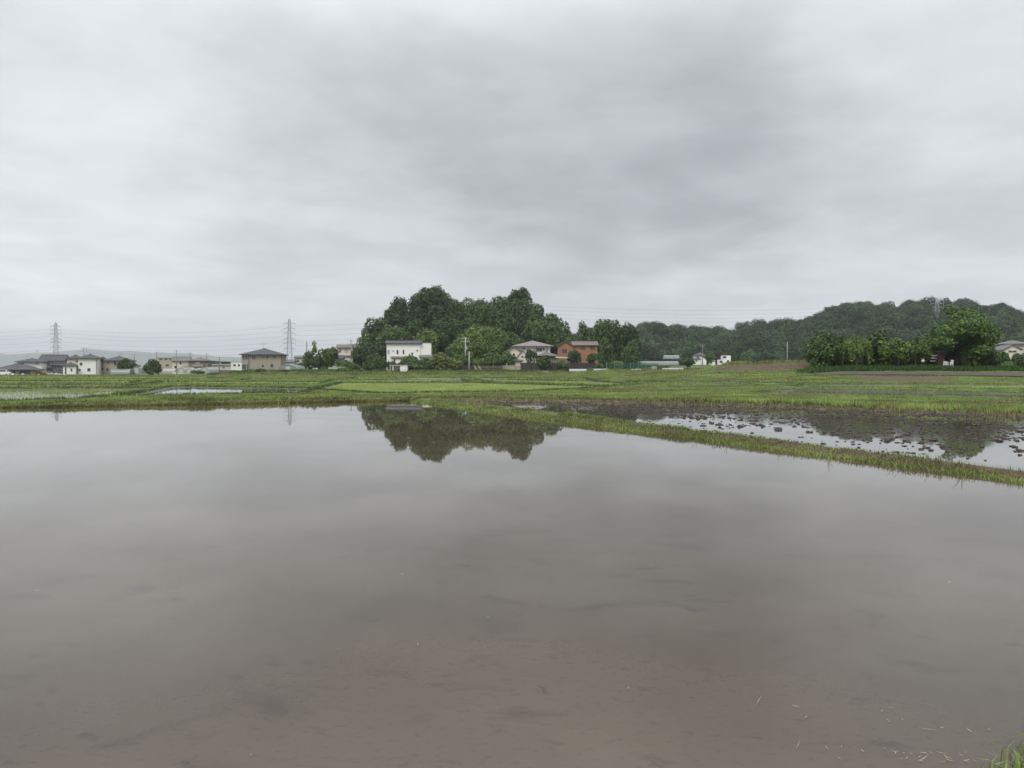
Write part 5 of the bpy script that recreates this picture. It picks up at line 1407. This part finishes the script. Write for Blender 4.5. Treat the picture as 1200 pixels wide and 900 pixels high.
for nm_, msk, m_, ln in (('meadow_grass', norm, GRASS, 1.0), ('fresh_grass', fresh, GRASS_FRESH, .8), ('dry_grass', brown, GRASS_DRY, 1.2), ('levee_shade_grass', deepg, GRASS_DARK, .9)):
    tri_obj(nm_, blades(P[msk], h[msk], wd[msk], ln, rg), m_)
# broad-leaved weeds along the two banks of the near paddy
i = np.nonzero((between | ((sm > 0) & (sm < 2.4))) & (y < 52) & (rg.random(n) < .62) & (tone > .38))[0]
C = P[i] + np.column_stack([np.zeros((len(i), 2)), rg.uniform(.02, 1, len(i)) * (h[i] * .9)])
lv = leaves(C, np.column_stack([rg.normal(0, .3, (len(i), 2)), np.ones(len(i))]), np.maximum(.045, y[i] * .0022)[:, None] * 1.0, rg, .5)
tag(mesh_np('bank_weeds', lv, quads(len(lv)), GRASS_FRESH), kind='stuff')
# grass hanging over the water's edge
def fringe(a, b, nrm_, n, wz, hh, spread, name, m):
    a = np.array(a); b = np.array(b); tt = rg.random(n); q = a + (b - a) * tt[:, None] + nrm_ * rg.normal(0, spread, n)[:, None]
    q = q + nrm_ * (.16 * (vnoise(q[:, 0], q[:, 1], .9, 41) - .5))[:, None]
    zz = np.maximum(land(q[:, 0], q[:, 1])[0], wz) - .01
    dd = q[:, 1]
    tri_obj(name, blades(np.column_stack([q, zz]), rg.uniform(.4, 1.2, n) * hh * (1 + .8 * (rg.random(n) < .05)), np.maximum(.008, dd * .0009) * rg.uniform(.6, 1.4, n), 1.25, rg), m)
nb_ = nrm
fringe((-6.3, 47.4), (10.0, 11.4), nb_, 20000, .0, .095, .09, 'edge_grass', GRASS_FRESH)
fringe((-6.3, 47.4), (10.0, 11.4), nb_, 6000, .0, .09, .08, 'dry_edge_grass', GRASS_DRY)
fringe(A0 + u * 1, A1, -nb_, 12000, .03, .10, .10, 'inner_edge_grass', GRASS_FRESH)
n2_ = np.array((-.392, .920))
fringe((-30, 37.3), (-6.3, 47.4), n2_, 14000, .0, .16, .10, 'far_edge_grass', GRASS)
fringe((-30, 37.3), (-6.3, 47.4), n2_, 9000, .0, .12, .12, 'far_dry_edge_grass', GRASS_DRY)
# deep grass before the tree row, weeds on the dug bank, weeds along the village edge
def patch(name, n, fx, fy, hh, m, wk=.0011, lean=.7):
    xx = fx(rg.random(n)); yy = fy(rg.random(n)); px = xx; xx = W(px, yy)
    zz = land(xx, yy)[0]
    ok = path_d(xx, yy, PATH) > 1.9
    if name == 'deep_grass': ok &= rg.random(n) < ss(930, 990, px + 30 * (vnoise(yy, yy * 0, 2.0, 91) - .5))
    xx, yy, zz = xx[ok], yy[ok], zz[ok]
    hv = hh * rg.uniform(.5, 1.15, len(xx)) * (.6 + .8 * vnoise(xx, yy, 1.6, 51))
    tri_obj(name, blades(np.column_stack([xx, yy, zz - .02]), hv, yy * wk * rg.uniform(.6, 1.5, len(xx)), lean, rg), m)
patch('deep_grass', 42000, lambda r: 930 + r * 345, lambda r: 93.5 + r * 13, .62, GRASS_DARK)
patch('bank_top_weeds', 6000, lambda r: 846 + r * 112, lambda r: 110.5 + r * 4, .42, GRASS)
patch('village_edge_weeds', 16000, lambda r: 268 + r * 580, lambda r: 188 + r * 12, .45, GRASS)
patch('village_edge_dark_weeds', 12000, lambda r: 268 + r * 560, lambda r: 195 + r * 8, .6, GRASS_DARK)
patch('town_edge_weeds', 9000, lambda r: -30 + r * 310, lambda r: 224 + r * 8, .35, GRASS)
# rice seedlings, planted in lines
def rice(i, kind, Pg, lev):
    c = Pg.mean(0); Dm = c[1]
    k = max(1.0, Dm / 62)
    if kind == 'rows':
        a = np.array((c[0] * .25 + 6, c[1])); a /= np.linalg.norm(a); sa, sb = .19 * k, .44 * k; per = 4; hh = .15; sprd = .035 * k
    elif kind == 'sparse':
        a = np.array((c[0] * .3 + 9, c[1])); a /= np.linalg.norm(a); sa, sb = .26 * k, .42 * k; per = 3; hh = .09; sprd = .03 * k
    else:
        a = Pg[1] - Pg[0]; a = a / np.linalg.norm(a); sa, sb = .17 * k, .30 * k; per = 3; hh = .19; sprd = .045 * k
    b = np.array((-a[1], a[0])); q = Pg - c; ua, ub = q @ a, q @ b
    ga, gb = np.meshgrid(np.arange(ua.min(), ua.max(), sa), np.arange(ub.min(), ub.max(), sb))
    ga = ga.ravel() + rg.normal(0, .03, ga.size); gb = gb.ravel() + rg.normal(0, .022, gb.size)
    X_ = c[0] + ga * a[0] + gb * b[0]; Y_ = c[1] + ga * a[1] + gb * b[1]
    ok = (poly_sd(X_, Y_, Pg) < -.25) & (np.abs(X_ / Y_) < .74); X_, Y_ = X_[ok], Y_[ok]
    patchy = vnoise(X_, Y_, 7, 61)
    hv = hh * (.75 + .5 * patchy) * np.ones(len(X_))
    V = blades(np.column_stack([X_, Y_, np.full(len(X_), lev - .06)]), hv, np.maximum(.012, Y_ * .00062) * 1.0, .55, rg, per, sprd)
    tri_obj('rice_seedlings', V, RICE)
for i, (kind, Pg, lev) in enumerate(FIELDS):
    if kind != 'bare': rice(i, kind, Pg, lev)
# mud clods standing out of the ploughed paddy
ico = []
t_ = (1 + 5 ** .5) / 2
iv = np.array([(-1, t_, 0), (1, t_, 0), (-1, -t_, 0), (1, -t_, 0), (0, -1, t_), (0, 1, t_), (0, -1, -t_), (0, 1, -t_), (t_, 0, -1), (t_, 0, 1), (-t_, 0, -1), (-t_, 0, 1)]) / math.hypot(1, t_)
it = np.array([(0, 11, 5), (0, 5, 1), (0, 1, 7), (0, 7, 10), (0, 10, 11), (1, 5, 9), (5, 11, 4), (11, 10, 2), (10, 7, 6), (7, 1, 8), (3, 9, 4), (3, 4, 2), (3, 2, 6), (3, 6, 8), (3, 8, 9), (4, 9, 5), (2, 4, 11), (6, 2, 10), (8, 6, 7), (9, 8, 1)])
ed = {}; vs = [tuple(v) for v in iv]; f2 = []
def midp(a, b):
    k = (min(a, b), max(a, b))
    if k not in ed:
        m_ = (np.array(vs[a]) + np.array(vs[b])) / 2; vs.append(tuple(m_ / np.linalg.norm(m_))); ed[k] = len(vs) - 1
    return ed[k]
for a, b, c in it:
    p, q, r = midp(a, b), midp(b, c), midp(c, a); f2 += [(a, p, r), (b, q, p), (c, r, q), (p, q, r)]
iv = np.array(vs); it = np.array(f2)
nc_ = 42000
cx = rg.uniform(-6, 31, nc_); cyy = rg.uniform(9, 48, nc_)
sdp = poly_sd(cx, cyy, PLOW); dnear = (cx - A0[0]) * nrm[0] + (cyy - A0[1]) * nrm[1]
den_ = .10 + .90 * ss(1.5, 6.5, dnear + 3 * (vnoise(cx, cyy, 2.5, 71) - .5)); ok = (sdp < -.3) & (rg.random(nc_) < den_ * (.15 + .7 * (vnoise(cx, cyy, 1.4, 72) > .5)))
cx, cyy, dnear = cx[ok], cyy[ok], dnear[ok]; k = len(cx)
sz = np.exp(rg.normal(math.log(.025), .5, k)).clip(.012, .08)
Vc = iv[None] * (1 + .38 * rg.uniform(-1, 1, (k, len(iv), 1))) * np.stack([sz * rg.uniform(.9, 2.4, k), sz * rg.uniform(.8, 1.3, k), sz * rg.uniform(.5, .9, k)], 1)[:, None, :]
ca = rg.uniform(-.5, .5, k)[:, None]; Vx = Vc[..., 0] * np.cos(ca) - Vc[..., 1] * np.sin(ca); Vy = Vc[..., 0] * np.sin(ca) + Vc[..., 1] * np.cos(ca)
Vc = np.stack([Vx + cx[:, None], Vy + cyy[:, None], Vc[..., 2] + W_PLOW + .004], -1).reshape(-1, 3)
Fc = (it[None] + (np.arange(k) * len(iv))[:, None, None]).reshape(-1, 3)
tag(mesh_np('mud_clods', Vc, Fc, mat('wet_mud', (.042, .033, .026), .6, .4, 6, spec=.4)), kind='stuff')
# stubble and straw lying on the clods
nst = 26000
sx = rg.uniform(-6, 30, nst); sy = rg.uniform(10, 48, nst); sdp = poly_sd(sx, sy, PLOW); dn_ = (sx - A0[0]) * nrm[0] + (sy - A0[1]) * nrm[1]
zl_ = land(sx, sy)[0]
ok = (sdp < -.1) & (zl_ > W_PLOW - .012) & (rg.random(nst) < .25 + .75 * ss(2, 8, dn_))
S = np.column_stack([sx, sy, zl_])[ok]
tri_obj('stubble', blades(S, rg.uniform(.03, .13, len(S)), np.maximum(.01, S[:, 1] * .0009), 1.3, rg), GRASS_DRY)
# straw bits floating at the near edge, a few farther out
STRAW = mat('straw', (.40, .34, .22), .7, .3, 4)
ns_ = 50
px = np.concatenate([rg.uniform(880, 1165, 16), rg.uniform(1050, 1150, 22), rg.uniform(0, 1200, 12)])
py = np.concatenate([rg.uniform(830, 897, 16), rg.uniform(886, 899, 22), rg.uniform(600, 890, 12)])
Dd = CAM_Z * FPX / (py - HOR); sx = (px - 600) / FPX * Dd
ln = np.exp(rg.normal(math.log(.018), .55, ns_)).clip(.006, .07); th = rg.uniform(0, 6.28, ns_); wv = rg.uniform(.0010, .0028, ns_)
dx, dy = np.cos(th), np.sin(th)
q = np.stack([np.stack([sx + s1 * dx * ln - s2 * dy * wv, Dd + s1 * dy * ln + s2 * dx * wv, np.full(ns_, .003 + .004)], -1) for s1, s2 in ((-1, 0), (0, 1), (1, 0), (0, -1))], 1)
q[:, 2, 2] += ln * .2
tag(mesh_np('floating_straw', q.reshape(-1, 3), quads(ns_ * 4), STRAW), kind='stuff')
# tuft on the bank at the lower right corner
nt_ = 2600
tx = rg.uniform(2.25, 4.2, nt_); ty = rg.uniform(3.4, 5.2, nt_); tsd = poly_sd(tx, ty, MAIN)
ok = (tsd > .02) & (tsd < 1.0); tx, ty = tx[ok], ty[ok]; tz = land(tx, ty)[0]
V = []
for a, b, c in zip(tx, ty, tz):
    th = rg.uniform(0, 6.28); hh = rg.uniform(.05, .17); w0 = rg.uniform(.003, .006); l_ = rg.uniform(.2, 1.0)
    d = np.array((math.cos(th), math.sin(th), 0)); p = np.array((-d[1], d[0], 0)); o = np.array((a, b, c - .01))
    m_ = o + d * hh * l_ * .3 + np.array((0, 0, hh * .7)); e = o + d * hh * l_ + np.array((0, 0, hh * (1 - .35 * l_)))
    V += [o - p * w0, o + p * w0, m_ + p * w0 * .8, m_ - p * w0 * .8, m_ - p * w0 * .8, m_ + p * w0 * .8, e + p * .0005, e - p * .0005]
V = np.array(V); tag(mesh_np('bank_grass', V, quads(len(V)), GRASS_FRESH), kind='stuff')
# sprigs standing in the water along the bank
nsp = 46
tt = rg.random(nsp) ** .8; q = np.array((-2.1, 38.2)) + (np.array((9.5, 12.6)) - np.array((-2.1, 38.2))) * tt[:, None] - nrm * rg.uniform(.12, .9, nsp)[:, None] ** 1.3
V = []
for a, b in q:
    for _ in range(rg.integers(2, 5)):
        th = rg.uniform(0, 6.28); hh = rg.uniform(.06, .24); d = np.array((math.cos(th), math.sin(th), 0)); p = np.array((-d[1], d[0], 0)) * .006 * max(1, b / 18)
        o = np.array((a, b, -.02)) + d * .03; e = o + d * hh * .7 + np.array((0, 0, hh)); m_ = (o + e) / 2 + np.array((0, 0, hh * .12))
        V += [o - p * .5, o + p * .5, m_ + p, m_ - p, m_ - p, m_ + p, e + p * .1, e - p * .1]
V = np.array(V); tag(mesh_np('water_sprigs', V, quads(len(V)), GRASS), kind='stuff')
